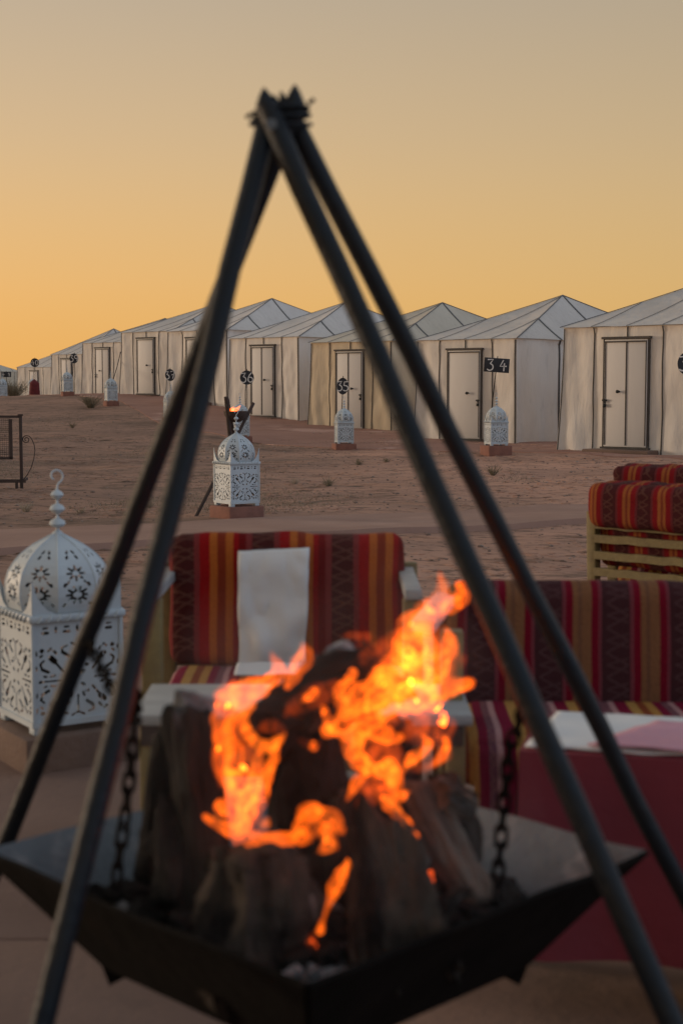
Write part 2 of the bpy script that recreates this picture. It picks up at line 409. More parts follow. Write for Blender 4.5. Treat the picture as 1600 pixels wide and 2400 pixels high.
def ribbon_path(name, low, high, m, lift, n=90, nv=10, wob=.06):
    """a path draped on the ground between two edge polylines, with a small lip at the low edge"""
    def pl(ps, t):
        ln = [0]
        for a, b in zip(ps, ps[1:]): ln.append(ln[-1] + (Vector(b) - Vector(a)).length)
        s = t * ln[-1]
        for i in range(len(ps) - 1):
            if s <= ln[i + 1] or i == len(ps) - 2:
                k = (s - ln[i]) / (ln[i + 1] - ln[i]); return Vector(ps[i]).lerp(Vector(ps[i + 1]), k)
    mb = MB()
    def fn(u, v):
        a, b = pl(low, u), pl(high, u)
        w = wob * noise.noise(Vector((u * 23, 1, 4)))
        p = a.lerp(b, v)
        if v < .02: p = p + Vector((0, w))
        z = gz(p.x, p.y) + lift * (1 - .8 * v)
        return Vector((p.x, p.y, z))
    mb.grid(fn, n, nv)
    b0 = len(mb.v)
    base = [mb.v[i] for i in range(n + 1)]
    mb.v += [(x, y - .03, z - lift - .06) for (x, y, z) in base]
    mb.f += [(b0 + i, b0 + i + 1, i + 1, i) for i in range(n)]
    return kind(mb.build(name, m), 'structure')
ribbon_path('path', [(-9, 6.6), (-2.5, 10.75), (.0, 12.05), (2.3, 13.3), (5, 14.4), (9, 16)], [(-9, 8.6), (-2.85, 12.5), (-.2, 13.9), (2.6, 15.8), (5, 17.0), (9, 19)], M_path, .05)
ribbon_path('tent_walk', [(-12, 56), (-7.0, 47), (-4.4, 36.5), (-3.1, 33.6), (-1.3, 29.9), (.5, 28.1), (3.0, 26.1), (4.6, 24.6), (10, 20)],
            [(-12, 66), (-6, 53), (-3.6, 46.5), (-1.5, 42), (0.9, 38), (3.4, 33.2), (5.2, 30), (7, 26.5), (12, 22)], M_walk, .012, n=120)

# terrace of large slabs in the foreground
terr = bpy.data.objects.new('terrace', None); col.objects.link(terr); kind(terr, 'structure')
bedm = MB(); bedm.box((0, 3.0, -.04), (9.7, 6.6, .06)); kb = bedm.build('terrace_bed', M_slab, terr, smooth=False)
smb = MB(); smb.box((0, 0, 0), (2.397, 1.597, .05), bev=.003); sme = smb.mesh('slab')
for j in range(4):
    for i in range(4):
        s_ = link('slab', sme, M_slab, terr, (-3.6 + i * 2.4, .9 + j * 1.6, -.012 + rnd.uniform(-.002, .002)))
        s_.rotation_euler = (rnd.uniform(-.001, .001), rnd.uniform(-.001, .001), 0)

# ------------------------------------------------------------------ tents
EAVE = 2.2
TH = R(-42)
DW, DZ0, DZ1 = .84, .13, 1.97
def make_tent(label, loc, L, seed, cm, double_door=True, PEAK=3.27, TW=2.6, group='white canvas tents in the row', knob_side=1, lod=1):
    t = thing('canvas_tent', label, 'tent', loc, TH, group)
    q = lambda a, b, c=0: noise.noise(Vector((a, b, seed * 7.3 + c)))
    hw = TW / 2
    def wall(name, p0, p1, n_out, L_, door=False, nu=44):
        mb = MB(); p0, p1, no = Vector(p0), Vector(p1), Vector(n_out); tdir = (p1 - p0).normalized()
        def fn(u, v):
            p = p0.lerp(p1, u); z = -.12 + (EAVE + .12) * v
            e = 4 * u * (1 - u)
            low = (1 - v) ** 1.6
            x = u * L_
            disp = (.075 * q(x * 2.2, z * .30) + .05 * q(x * 5.0 + z * .6, z * .22, 2)) * (.75 + .7 * low) + .032 * q(x * 1.3, z * 1.6, 5) + .018 * q(x * 4 - z * 2.2, z * 1.2, 6)
            disp += .03 * math.sin(x * 9 + 3 * q(x, 1)) * low * .5
            w0, w1 = max(0, 1 - u * L_ / .5), max(0, 1 - (1 - u) * L_ / .5)
            disp *= min(1, min(u, 1 - u) * L_ / .16)
            fl = .085 * low
            if v > .985: disp = 0
            if door:
                m = max(0, min(1, (abs(x - L_ / 2) - DW / 2 - .05) / .18)); disp *= m
                if z < DZ1 + .05: pass
            else:
                disp -= .03 * e * (v < .985)
            if v < .1: disp += .03 * (q(x * 3, 0, 8)) * min(1, min(u, 1 - u) * L_ / .16)
            return Vector((p.x, p.y, z)) + no * (disp + fl * (w0 + w1)) + tdir * fl * (w1 - w0)
        mb.grid(fn, nu, 26)
        ob = mb.build(name, cm, t)
        return fn
    fw = wall('front_wall', (-hw, 0, 0), (hw, 0, 0), (0, -1, 0), TW, True)
    sr = wall('side_wall', (hw, 0, 0), (hw, L, 0), (1, 0, 0), L, nu=60)
    sl = wall('side_wall', (-hw, L, 0), (-hw, 0, 0), (-1, 0, 0), L, nu=40)
    wall('back_wall', (hw, L, 0), (-hw, L, 0), (0, 1, 0), TW, nu=16)
    # roof: four sagging panels to one peak
    ov = .05
    C = [Vector((-hw - ov, -ov, EAVE)), Vector((hw + ov, -ov, EAVE)), Vector((hw + ov, L + ov, EAVE)), Vector((-hw - ov, L + ov, EAVE))]
    PK_ = Vector((0, L / 2, PEAK))
    def rp(k, u, v):
        a, b = C[k], C[(k + 1) % 4]
        p = a.lerp(b, u).lerp(PK_, v)
        sag = .10 * 4 * u * (1 - u) * v * (1 - v) * 2 + .07 * v * (1 - v)
        p.z -= sag + .012 * q(u * 6, v * 4, k) * (1 - v) * min(1, 8 * u * (1 - u))
        return p
    for k in range(4):
        mb = MB(); mb.grid(lambda u, v: rp(k, u, v), 24, 14); mb.build('roof_panel', M_roofs[M_canvas.index(cm)], t)
    # roof seams: hips and strips
    def seam(pts, w, m, no, th=.012):
        mb = MB(); mb.strip(pts, w, th, no); return mb.build('seam', m, t, smooth=False)
    for k in range(4):
        seam([rp(k, 0, v / 10) + Vector((0, 0, .004)) for v in range(11)], (.014, .026, .026, .014)[k], M_roofseam, (0, 0, 1))
    fr = [rp(0, u, 0) for u in (0, 1)]
    n0 = (C[1] - C[0]).cross(PK_ - C[0]).normalized(); n1 = (C[2] - C[1]).cross(PK_ - C[1]).normalized(); n3 = (C[0] - C[3]).cross(PK_ - C[3]).normalized()
    def roofstrip(k, s, no, w, m):
        """strip straight up the slope from eave fraction s until it meets a hip"""
        vmax = 1 - abs(2 * s - 1)
        pts = []
        for i in range(9):
            v = vmax * i / 8
            u = .5 if v >= .999 else .5 + (s - .5) / (1 - v)
            pts.append(rp(k, min(1, max(0, u)), v) + no * .004)
        if vmax > .05: seam(pts, w, m, no, .01)
    for s in (.24, .5, .76): roofstrip(0, s, n0, .009, M_thinseam)
    for s in (.22, .5, .78): roofstrip(1, s, n1, .05, M_roofseam)
    for s in (.33, .66): roofstrip(3, s, n3, .012, M_roofseam)
    # wall seams
    def wseam(fn, u, no, w=.03, v1=.995, v0=0.02):
        seam([fn(u, v0 + (v1 - v0) * i / 22) + Vector(no) * .006 for i in range(23)], w, M_seam, no, .012)
    for u in (.24, .76): wseam(fw, u, (0, -1, 0), .02)
    seam([fw(.5, .915 + .08 * i / 4) + Vector((0, -.006, 0)) for i in range(5)], .02, M_seam, (0, -1, 0), .012)
    for u, w in ((.99, .034), (.008, .014)): wseam(fw, u, (0, -1, 0), w, .99)
    for u in (.22, .42, .62, .82): wseam(sr, u, (1, 0, 0), .05)
    for u in (.3, .6): wseam(sl, u, (-1, 0, 0), .03)
    # door
    hd = DW / 2; zc = (DZ0 + DZ1) / 2; hh = DZ1 - DZ0
    dm = MB(); dm.box((0, -.035, zc), (DW, .05, hh), bev=.006); dr = dm.build('door', M_door, t)
    fm = MB()
    for s in (-1, 1):
        fm.box((s * (hd + .022), -.03, zc), (.022, .04, hh + .02))
        fm.box((s * (hd - .02), -.066, zc), (.014, .012, hh - .06))
    fm.box((0, -.042, DZ1 + .03), (DW + .12, .065, .04)); fm.box((0, -.068, DZ1 - .035), (DW - .02, .02, .024)); fm.box((0, -.047, DZ0 - .02), (DW + .12, .07, .03))
    fm.build('door_frame', M_seam, dr, smooth=False)
    if double_door:
        s2 = MB(); s2.box((.02 * knob_side, -.066, zc), (.022, .014, hh - .05)); s2.build('seam', M_seam, dr, smooth=False)
    kx = -.12 * knob_side if double_door else .12
    km = MB(); km.tube([(kx, -.06, 1.08), (kx, -.085, 1.08), (kx, -.10, 1.08), (kx, -.125, 1.08), (kx, -.13, 1.08)], [.018, .012, .03, .03, .015], 10); km.build('knob', M_iron, dr)
    lx = -(hd - .03) * knob_side if double_door else hd - .03
    lm = MB(); lm.box((lx, -.09, .93), (.09, .02, .03)); lm.box((lx, -.095, .84), (.05, .03, .06), bev=.008); lm.tube([(lx, -.09, .88), (lx, -.09, .95)], .012, 8); lm.build('lock', M_iron, dr)
    # doorstep
    st = MB(); st.box((0, -.20, .02), (1.3, .36, .14), bev=.015); st.build('doorstep', M_plinth_grey, t)
    return t
def tent_at(label, px, d, side, L, seed, cm, z=None, **kw):
    x = PX(px, d)
    u = Vector((math.cos(TH), math.sin(TH))); c = Vector((x, d)) + u * (kw.get('TW', 2.6) / 2 * (1 if side == 'L' else -1))
    zz = gz(c.x, c.y) if z is None else z
    return make_tent(label, (c.x, c.y, zz), L, seed, cm, **kw)
tent_at('large white canvas tent with two leaf door, nearest and cut off by the right edge', 1319, 26.6, 'L', 7.0, 1, M_canvas[0], z=.06, knob_side=1)
tent_at('white canvas tent with plain one leaf door behind the square sign 34', 1209, 30.6, 'R', 7.2, 2, M_canvas[0], z=0.0, double_door=False)
tent_at('yellowed canvas tent with the door behind round sign 35', 918, 35.2, 'R', 7.1, 3, M_canvas[2], z=.08, knob_side=-1)
tent_at('white canvas tent with two leaf door right of round sign 36', 700.8, 39.1, 'R', 6.6, 4, M_canvas[1], z=.30, knob_side=-1)
tent_at('white canvas tent with its door behind the left tripod legs, next to sign 37', 534, 43.5, 'R', 6.3, 5, M_canvas[1], z=.64)
tent_at('white canvas tent whose plain door stands alone left of the tripod legs', 286, 51.5, 'L', 6.6, 6, M_canvas[0], z=.82, double_door=False)
tent_at('white canvas tent with two leaf door directly behind the unsigned small lantern', 195, 61, 'L', 6.6, 7, M_canvas[0], z=.72, knob_side=1)
tent_at('small distant white canvas tent with door behind round sign 39', 122, 79, 'L', 6.3, 8, M_canvas[0], z=.60, PEAK=3.62)
tent_at('distant white canvas tent lowest in the row behind round sign 40', 41, 98, 'L', 4.5, 9, M_canvas[0], z=.14, TW=3.7)
tent_at('farthest canvas tent, only its pinkish roof showing at the left edge above sign 41', -44, 200, 'R', 6.6, 10, M_canvas[2], z=.75)

a_, b_ = P(283, 825, 52.0), P(266, 889, 50.6)
m = MB(); m.tube([a_, a_.lerp(b_, .5) + Vector((.01, 0, -.015)), b_], .016, 6); o = m.build('guy_rope', M_seam, None, origin=b_)
tag(o, 'dark rope slanting from the tent eave down beside the small lantern without sign', 'rope')
# ------------------------------------------------------------------ pierced metal lanterns
def cut_sheet(sdf, place, nu, nv):
    """sheet over u in [-1,1], v in [0,1] with real holes where sdf < 0 (clipped cell by cell)"""
    vid = {}; V = []; Fc = []
    val = {}
    def g(i, j):
        if (i, j) not in val: val[(i, j)] = sdf(2 * i / nu - 1, j / nv)
        return val[(i, j)]
    def vert(key, u, v):
        if key not in vid: vid[key] = len(V); V.append(place(u, v))
        return vid[key]
    for j in range(nv):
        for i in range(nu):
            cs = [(i, j), (i + 1, j), (i + 1, j + 1), (i, j + 1)]
            ds = [g(*c) for c in cs]
            if all(d > 0 for d in ds):
                Fc.append([vert(c, 2 * c[0] / nu - 1, c[1] / nv) for c in cs]); continue
            if all(d <= 0 for d in ds): continue
            poly = []
            for k in range(4):
                a, b, da, db = cs[k], cs[(k + 1) % 4], ds[k], ds[(k + 1) % 4]
                if da > 0: poly.append(vert(a, 2 * a[0] / nu - 1, a[1] / nv))
                if (da > 0) != (db > 0):
                    t = da / (da - db); key = (min(a, b), max(a, b))
                    poly.append(vert(key, 2 * (a[0] + (b[0] - a[0]) * t) / nu - 1, (a[1] + (b[1] - a[1]) * t) / nv))
            if len(poly) >= 3: Fc.append(poly)
    return V, Fc
def seg(p, a, b, r):
    ax, ay = a; bx, by = b; px, py = p
    dx, dy = bx - ax, by - ay; l2 = dx * dx + dy * dy
    t = 0 if l2 == 0 else max(0, min(1, ((px - ax) * dx + (py - ay) * dy) / l2))
    return math.hypot(px - ax - dx * t, py - ay - dy * t) - r
BW, BH = .30, .36
MOT = [((.33, .22), (.52, .50), .035), ((.52, .50), (.60, .60), .085), ((.22, .34), (.22, .34), .06), ((.20, .60), (.34, .72), .05), ((.34, .72), (.36, .84), .035), ((.36, .84), (.24, .88), .035),
       ((.66, .24), (.80, .32), .05), ((.80, .32), (.84, .46), .035), ((.84, .46), (.76, .54), .035), ((.80, .80), (.80, .80), .07), ((.60, .84), (.66, .78), .04), ((.84, .64), (.80, .68), .04), ((.10, .14), (.14, .18), .05),
       ((.52, .14), (.60, .12), .04), ((.70, .12), (.76, .14), .035), ((.12, .36), (.14, .46), .035), ((.48, .70), (.54, .78), .04), ((.92, .30), (.93, .40), .03), ((.92, .68), (.93, .78), .03), ((.08, .90), (.14, .94), .035), ((0, .42), (0, .80), .03), ((0, .86), (0, .86), .055), ((.38, 0), (.78, 0), .03), ((.84, 0), (.84, 0), .055)]
def body_sdf(u, v):
    d = 1
    a, w = abs(u), abs((v - .42) / .37)
    for (p, q_, r) in MOT:
        d = min(d, seg((a, w), p, q_, r * .82))
    for k in range(-3, 4):
        if k % 2: d = min(d, seg((u, v * 2.4), (k * .24 - .06, .88 * 2.4), (k * .24 + .06, .88 * 2.4), .035), seg((u, v * 2.4), (k * .24 - .05, .925 * 2.4), (k * .24 + .05, .925 * 2.4), .025))
        else: d = min(d, seg((u, v * 2.4), (k * .24, .88 * 2.4), (k * .24, .925 * 2.4), .03))
    return d
bV, bF = cut_sheet(body_sdf, lambda u, v: (u * BW / 2, -BW / 2, v * BH), 64, 76)
def dome_prof(v):
    """radius of the dome at height fraction v"""
    pts = [(0, .146), (.10, .154), (.22, .158), (.36, .156), (.5, .147), (.62, .131), (.73, .109), (.83, .081), (.91, .050), (.96, .028), (1, .012)]
    for (a, ra), (b, rb) in zip(pts, pts[1:]):
        if v <= b: t = (v - a) / (b - a); return ra + (rb - ra) * t
    return .012
DH = .256
NG = 8
def gore_sdf(u, v):
    r = dome_prof(v); x = u * r * math.tan(math.pi / NG); y = v * DH * 1.25
    d = 1
    for (cy, n, r0, r1, w) in ((.075, 10, .018, .036, .0052), (.165, 8, .014, .029, .0046)):
        for k in range(n):
            an = 2 * math.pi * k / n
            d = min(d, seg((x, y), (r0 * math.cos(an), cy + r0 * math.sin(an)), (r1 * math.cos(an), cy + r1 * math.sin(an)), w))
    for (cx_, cy, w) in ((.042, .115, .006), (.046, .03, .006), (.030, .125, .004), (.018, .225, .0045), (.012, .245, .004)):
        d = min(d, seg((abs(x), y), (cx_, cy), (cx_ - .004, cy + .008), w))
    return d * 30
def gore_place(u, v):
    r = dome_prof(v); return (u * r * math.tan(math.pi / NG), -r, v * DH)
gV, gF = cut_sheet(gore_sdf, gore_place, 26, 64)

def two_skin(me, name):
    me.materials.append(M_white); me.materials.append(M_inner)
def lantern_proto():
    FZ = .03
    t = thing('moroccan_lantern', '', 'lantern')
    me = bpy.data.meshes.new('body_panel'); me.from_pydata(bV, [], bF); two_skin(me, '')
    for k in range(4):
        o = link('body_panel', me, None, t, (0, 0, FZ)); o.rotation_euler = (0, 0, k * math.pi / 2)
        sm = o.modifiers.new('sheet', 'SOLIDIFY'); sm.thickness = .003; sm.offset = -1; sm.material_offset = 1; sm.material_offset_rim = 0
    V, Fc = [], []
    for k in range(NG):
        M = Matrix.Rotation(2 * math.pi * k / NG, 3, 'Z'); b = len(V)
        V += [tuple(M @ Vector(v)) for v in gV]; Fc += [tuple(i + b for i in f) for f in gF]
    me = bpy.data.meshes.new('dome'); me.from_pydata(V, [], Fc); two_skin(me, '')
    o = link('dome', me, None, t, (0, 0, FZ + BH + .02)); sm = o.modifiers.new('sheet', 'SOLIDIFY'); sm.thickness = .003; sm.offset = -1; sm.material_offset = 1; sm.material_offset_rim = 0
    rb = MB()
    for k in range(NG):
        a = 2 * math.pi * (k + .5) / NG
        rb.tube([(dome_prof(i / 14) * math.cos(a + math.pi / 2) * 1.082, dome_prof(i / 14) * math.sin(a + math.pi / 2) * 1.082, FZ + BH + .02 + DH * i / 14) for i in range(15)], .0032, 5)
    rb.build('dome_rib', M_white, t)
    bm_ = MB(); h = BW / 2
    for k in range(4):
        M = Matrix.Rotation(k * math.pi / 2, 3, 'Z')
        bm_.bar(M @ Vector((-h - .012, -h - .004, FZ + BH + .006)), M @ Vector((h + .012, -h - .004, FZ + BH + .006)), .024, .026, bev=.008)
        for i in range(9):
            x = -h + .02 + i * (BW - .04) / 8
            bm_.tube([M @ Vector((x - .008, -h - .017, FZ + BH - .004)), M @ Vector((x, -h - .021, FZ + BH + .006)), M @ Vector((x + .008, -h - .014, FZ + BH + .018))], .0045, 5)
    bm_.box((0, 0, FZ + BH + .012), (BW - .02, BW - .02, .008))
    bm_.build('rim_band', M_white, t)
    fr = MB()
    for sx in (-1, 1):
        for sy in (-1, 1):
            fr.box((sx * h, sy * h, FZ + BH / 2), (.012, .012, BH))
    for k in range(4):
        M = Matrix.Rotation(k * math.pi / 2, 3, 'Z')
        fr.bar(M @ Vector((-h - .004, -h, FZ + .006)), M @ Vector((h + .004, -h, FZ + .006)), .014, .02)
    fr.build('corner_frame', M_white, t, smooth=False)
    for sx in (-1, 1):
        for sy in (-1, 1):
            ft = MB(); ft.box((sx * (h - .02), sy * (h - .02), FZ / 2), (.045, .045, FZ), bev=.006); ft.build('foot', M_white, t)
            fn = MB(); z0 = FZ + BH + .018; c = Vector((sx * (h + .002), sy * (h + .002), 0))
            for ax in (0, 1):
                prof = [(0, 0), (.085, 0), (.05, .018), (.025, .05), (.010, .085), (0, .125)]
                dv = Vector((-sx, 0, 0)) if ax == 0 else Vector((0, -sy, 0)); nr = Vector((0, -sy, 0)) if ax == 0 else Vector((-sx, 0, 0))
                vs = [c + dv * a + Vector((0, 0, z0 + b)) for a, b in prof]; n = len(vs)
                vs2 = [v + nr * .003 for v in vs]
                fn.add(vs + vs2, [tuple(range(n)), tuple(range(2 * n - 1, n - 1, -1))] + [(i, (i + 1) % n, n + (i + 1) % n, n + i) for i in range(n)])
            fn.build('corner_fin', M_white, t, smooth=False, fix=True)
    zt = FZ + BH + .02 + DH
    fi = MB()
    fi.lathe([(.022, -.012), (.016, .004), (.006, .012), (.006, .02), (.018, .024), (.027, .033), (.022, .045), (.006, .054), (.004, .066), (.016, .074), (.0255, .084), (.020, .096), (.005, .104), (.004, .116), (.014, .124), (.022, .134), (.016, .144), (.004, .152), (.0035, .158)], 16, (0, 0, zt))
    fi.build('finial', M_white, t)
    hk = MB(); pts = []
    for i in range(22):
        a = -1.2 + i / 21 * 5.4; r = .026 - .012 * (i / 21)
        pts.append((-.003 + r * math.cos(a), 0, zt + .200 + r * math.sin(a)))
    pts = [(0, 0, zt + .155), (.002, 0, zt + .168)] + pts
    hk.tube(pts, [.0032] * 24, 6); hk.build('finial_hook', M_white, t)
    return t
LPROTO = lantern_proto(); first = [True]
def lantern(label, x, y, z, rz, ph, plabel, sc=1.0, pm=None, pw=.36, hook=True):
    g = 'white pierced metal lanterns on plinths'
    t = LPROTO if first[0] else copy_tree(LPROTO)
    if first[0]: first[0] = False
    t.location = (x, y, z + ph); t.rotation_euler = (0, 0, rz); t.scale = sc if isinstance(sc, tuple) else (sc, sc, sc)
    tag(t, label, 'lantern', g)
    pb = MB(); pb.box((0, 0, ph / 2 - .04), (pw, pw, ph + .08), bev=.012)
    po = pb.build('plinth', pm or M_plinth, None, origin=(0, 0, 0)); po.location = (x, y, z); po.rotation_euler = (0, 0, rz)
    tag(po, plabel, 'plinth', 'low brick plinths under the lanterns')
    return t
p = G(140, 1790)
LN = (PX(134, 4.99) - .006, 4.99)
lantern('large white pierced metal lantern with rust marks at left, nearest the camera', LN[0], LN[1], .012, R(33), .116, 'grey brown plinth under the nearest lantern on the left', pm=M_plinth_grey, pw=.40, sc=(1.03, 1.03, .965))
def lant_px(px, py, d, rz, label, plabel, ph=.14, pw=.38, sc=1.0):
    x = PX(px, d); z = gz(x, d)
    return lantern(label, x, d, z, R(rz), ph, plabel, sc=sc, pw=pw), x, z
lant_px(553, 1224, 13.75, 35, 'white pierced lantern with sharp corner fins in the middle, standing before the small burning brazier', 'red brown plinth under the middle lantern beside the path', ph=.11, pw=.37)
_, x34, z34 = lant_px(1163, 1074, 25.3, 16, 'white pierced lantern at the foot of the square sign 34', 'red brown plinth below square sign 34', ph=.17, pw=.42)
_, x35, z35 = lant_px(806, 1053, 28.4, 12, 'white pierced lantern at the foot of round sign 35', 'red brown plinth below round sign 35', ph=.12, pw=.40)
_, x36, z36 = lant_px(562, 1022, 30.9, 23, 'white pierced lantern at sign 36, mostly hidden behind the brazier bowl', 'red brown plinth half hidden behind the small brazier', ph=.14, pw=.40)
_, x37, z37 = lant_px(401, 960, 37, 23, 'white pierced lantern at sign 37, mostly hidden behind the left tripod legs', 'plinth of the lantern hidden by the left tripod legs')
_, x38, z38 = lant_px(260, 946, 44, 26, 'small white pierced lantern without a sign before a tent door', 'plinth of the unsigned lantern before a tent door', ph=.14)
_, x39, z39 = lant_px(158, 937, 50.5, 23, 'distant white pierced lantern at round sign 39', 'small plinth right beside the spiky shrub, under sign 39')
_, x40, z40 = lant_px(76, 937, 64, 23, 'distant white pierced lantern at round sign 40 with a red bag', 'small plinth with a red bag standing on it', ph=.2)
_, x41, z41 = lant_px(6, 946, 57, 23, 'distant white pierced lantern at square sign 41, cut by the left edge', 'plinth of the lantern cut off by the left edge', ph=.1)

# ------------------------------------------------------------------ number signs
def arc(cx, cy, rx, ry, a0, a1, n=9):
    return [(cx + rx * math.cos(R(a0 + (a1 - a0) * i / n)), cy + ry * math.sin(R(a0 + (a1 - a0) * i / n))) for i in range(n + 1)]
DIG = {'3': [[(.02, .95), (.52, 1.0), (.26, .60)] + arc(.25, .30, .30, .30, 80, -140, 10)],
       '4': [[(.30, 1.0), (.02, .42), (.62, .46)], [(.40, .72), (.38, 0)]],
       '5': [[(.55, .98), (.14, .95), (.10, .55)] + arc(.24, .28, .30, .28, 100, -140, 10)],
       '6': [[(.46, 1.0), (.22, .75), (.06, .40)] + arc(.30, .26, .25, .26, 150, 470, 14)],
       '7': [[(.04, .95), (.60, 1.0), (.26, 0)], [(.14, .5), (.50, .54)]],
       '9': [arc(.30, .72, .25, .26, 0, 360, 14) + [(.54, .5), (.40, 0)]],
       '0': [arc(.30, .5, .26, .48, 90, 450, 18)],
       '1': [[(.06, .62), (.34, 1.0), (.36, 0)], [(.16, .35), (.52, .38)]]}
def sign(label, txt, foot, center, shape, w, h, face_rz, tilt, h_dig, gap=.74):
    """a dark board on a thin rod; the digits are chalk strokes on its front"""
    t = thing('number_sign', label, 'sign', foot, 0, 'black number signs on rods before the tents')
    c = Vector(center) - Vector(foot)
    rd = MB(); d = c.normalized(); rd.tube([(0, 0, -.1), c + d * (h / 2 + .035)], .0075, 8); rd.build('rod', M_iron_flat, t)
    M = Matrix.Rotation(face_rz, 3, 'Z') @ Matrix.Rotation(tilt, 3, 'Y')
    off = M @ Vector((0, -.018, 0))
    mb = MB()
    if shape == 'round':
        n = 36; vs = []
        for s in (-.008, .008): vs += [c + off + M @ Vector((w / 2 * math.cos(2 * math.pi * k / n), s, h / 2 * math.sin(2 * math.pi * k / n))) for k in range(n)]
        mb.add(vs, [tuple(range(n)), tuple(range(2 * n - 1, n - 1, -1))] + [(k, n + k, n + (k + 1) % n, (k + 1) % n) for k in range(n)])
        b = mb.build('board', M_board, t, smooth=False)
    else:
        mb.box(c + off, (w, .016, h), M, bev=.004); b = mb.build('board', M_board, t)
    st = MB(); tw = h_dig * .6 * len(txt) + h_dig * (gap - .6) * (len(txt) - 1)
    fo = c + off + M @ Vector((0, -.0085, 0))
    for k, ch in enumerate(txt):
        x0 = -tw / 2 + k * h_dig * gap
        for stroke in DIG[ch]:
            pts = [fo + M @ Vector((x0 + a * h_dig, 0, (b_ - .5) * h_dig)) for a, b_ in stroke]
            st.strip(pts, h_dig * .105, .003, M @ Vector((0, -1, 0)))
    st.build('number', M_chalk, b, smooth=False)
    return t
def sign_px(label, txt, cpx, cpy, d, lx, lz, shape, wpx, hpx, rz=0, tilt=0, foot_dx=0.0, hd=.5, gap=.74):
    s = F_PX / d; c = P(cpx, cpy, d)
    return sign(label, txt, (c.x + foot_dx, d + .03, gz(c.x + foot_dx, d)), c, shape, wpx / s, hpx / s, R(rz), R(tilt), hd * hpx / s, gap)
sign_px('square black sign 34 on a leaning rod between tent door and canvas corner', '34', 1163, 856, 25.55, x34, z34, 'rect', 59, 33, 0, 4, -.17, .78, 1.15)
sign_px('round black sign 35 before the yellowed tent', '35', 803, 905, 28.75, x35, z35, 'round', 27, 39, 0, 0, -.05, .56, .66)
sign_px('round black sign 36 beside a two leaf tent door', '36', 579, 885, 31.2, x36, z36, 'round', 32.5, 33, 0, -3, 0, .66, .72)
sign_px('round black sign 37 close to the left tripod legs', '37', 399, 879, 37.3, x37, z37, 'round', 22.5, 28, 0, -6, -.02, .62, .74)
sign_px('round black sign 39 on a leaning rod at the left', '39', 174, 840, 50.9, x39, z39, 'round', 20.5, 23, 0, -4, -.15, .62, .74)
sign_px('round black sign 40 near the left edge', '40', 82.5, 850, 64.4, x40, z40, 'round', 20, 20.5, 0, 0, -.02, .56, .8)
sign_px('small rectangular black sign 41 at the left edge of the picture', '41', 15.5, 877.5, 57.4, x41, z41, 'rect', 23, 12.5, 0, 0, 0, .72, 1.5)
sign_px('dark round sign cut off by the right edge of the picture', '33', 1612, 852, 22.0, 0, 0, 'round', 52, 56, 0, 0, 0, .6, .74)

# red bag by lantern 40
mb = MB(); mb.grid(lambda u, v: Vector(((.24 - .05 * v) * math.cos(u * 6.283) * (1 - .9 * max(0, v - .8) * 5) + .02 * noise.noise(Vector((u * 9, v * 6, 2))), .16 * math.sin(u * 6.283) * (1 - .9 * max(0, v - .8) * 5), v * .7)), 20, 12)
o = mb.build('red_bag', M_redbag); c = PX(81, 63.4); o.location = (c, 63.4, gz(c, 63.4) + .14)
tag(o, 'dark red bag standing beside the lantern at sign 40', 'bag')

# ------------------------------------------------------------------ small brazier behind the middle lantern
BD = 14.6
def make_brazier():
    a = thing('small_brazier', 'small iron fire bowl held up by crossed poles, a flame burning, behind the middle lantern', 'brazier', (PX(556, BD), BD, gz(PX(556, BD), BD)))
    ob = Vector(a.location)
    def pole(p0, p1, r):
        m = MB(); m.tube([Vector(p0) - ob, Vector(p1) - ob], r, 10); m.build('pole', M_rustiron, a)
    g0 = P(459, 1228, 14.05); g0.z = gz(g0.x, 14.05) - .01
    pole(g0, P(594, 945, 14.75), .017)
    g1 = P(556, 1190, 14.9); g1.z = gz(g1.x, 14.9)
    pole(P(540, 1030, 14.7) + Vector((.05, 0, -.55)), P(530, 930, 14.5), .022)
    pole(P(544, 1040, 15.0) + Vector((.1, .2, -.5)), P(533, 935, 14.72), .018)
    c = P(552, 972, BD) - ob
    m = MB(); m.lathe([(.004, -.075), (.05, -.068), (.085, -.045), (.108, -.005), (.118, .035), (.112, .035), (.10, -.002), (.078, -.038), (.045, -.058), (.004, -.062)], 24, c); m.build('bowl', M_rustiron, a)
    m = MB(); 
    m.tube([c + Vector((-.05, -.02, .02)), c + Vector((-.02, -.02, .045)), c + Vector((.02, -.02, .055)), c + Vector((.055, -.02, .095))], [.018, .026, .02, .003], 8)
    m.tube([c + Vector((-.07, -.02, .02)), c + Vector((-.05, -.02, .05)), c + Vector((-.01, -.02, .085))], [.012, .014, .002], 8)
    m.build('flame', M_fl_hot, a)
make_brazier()

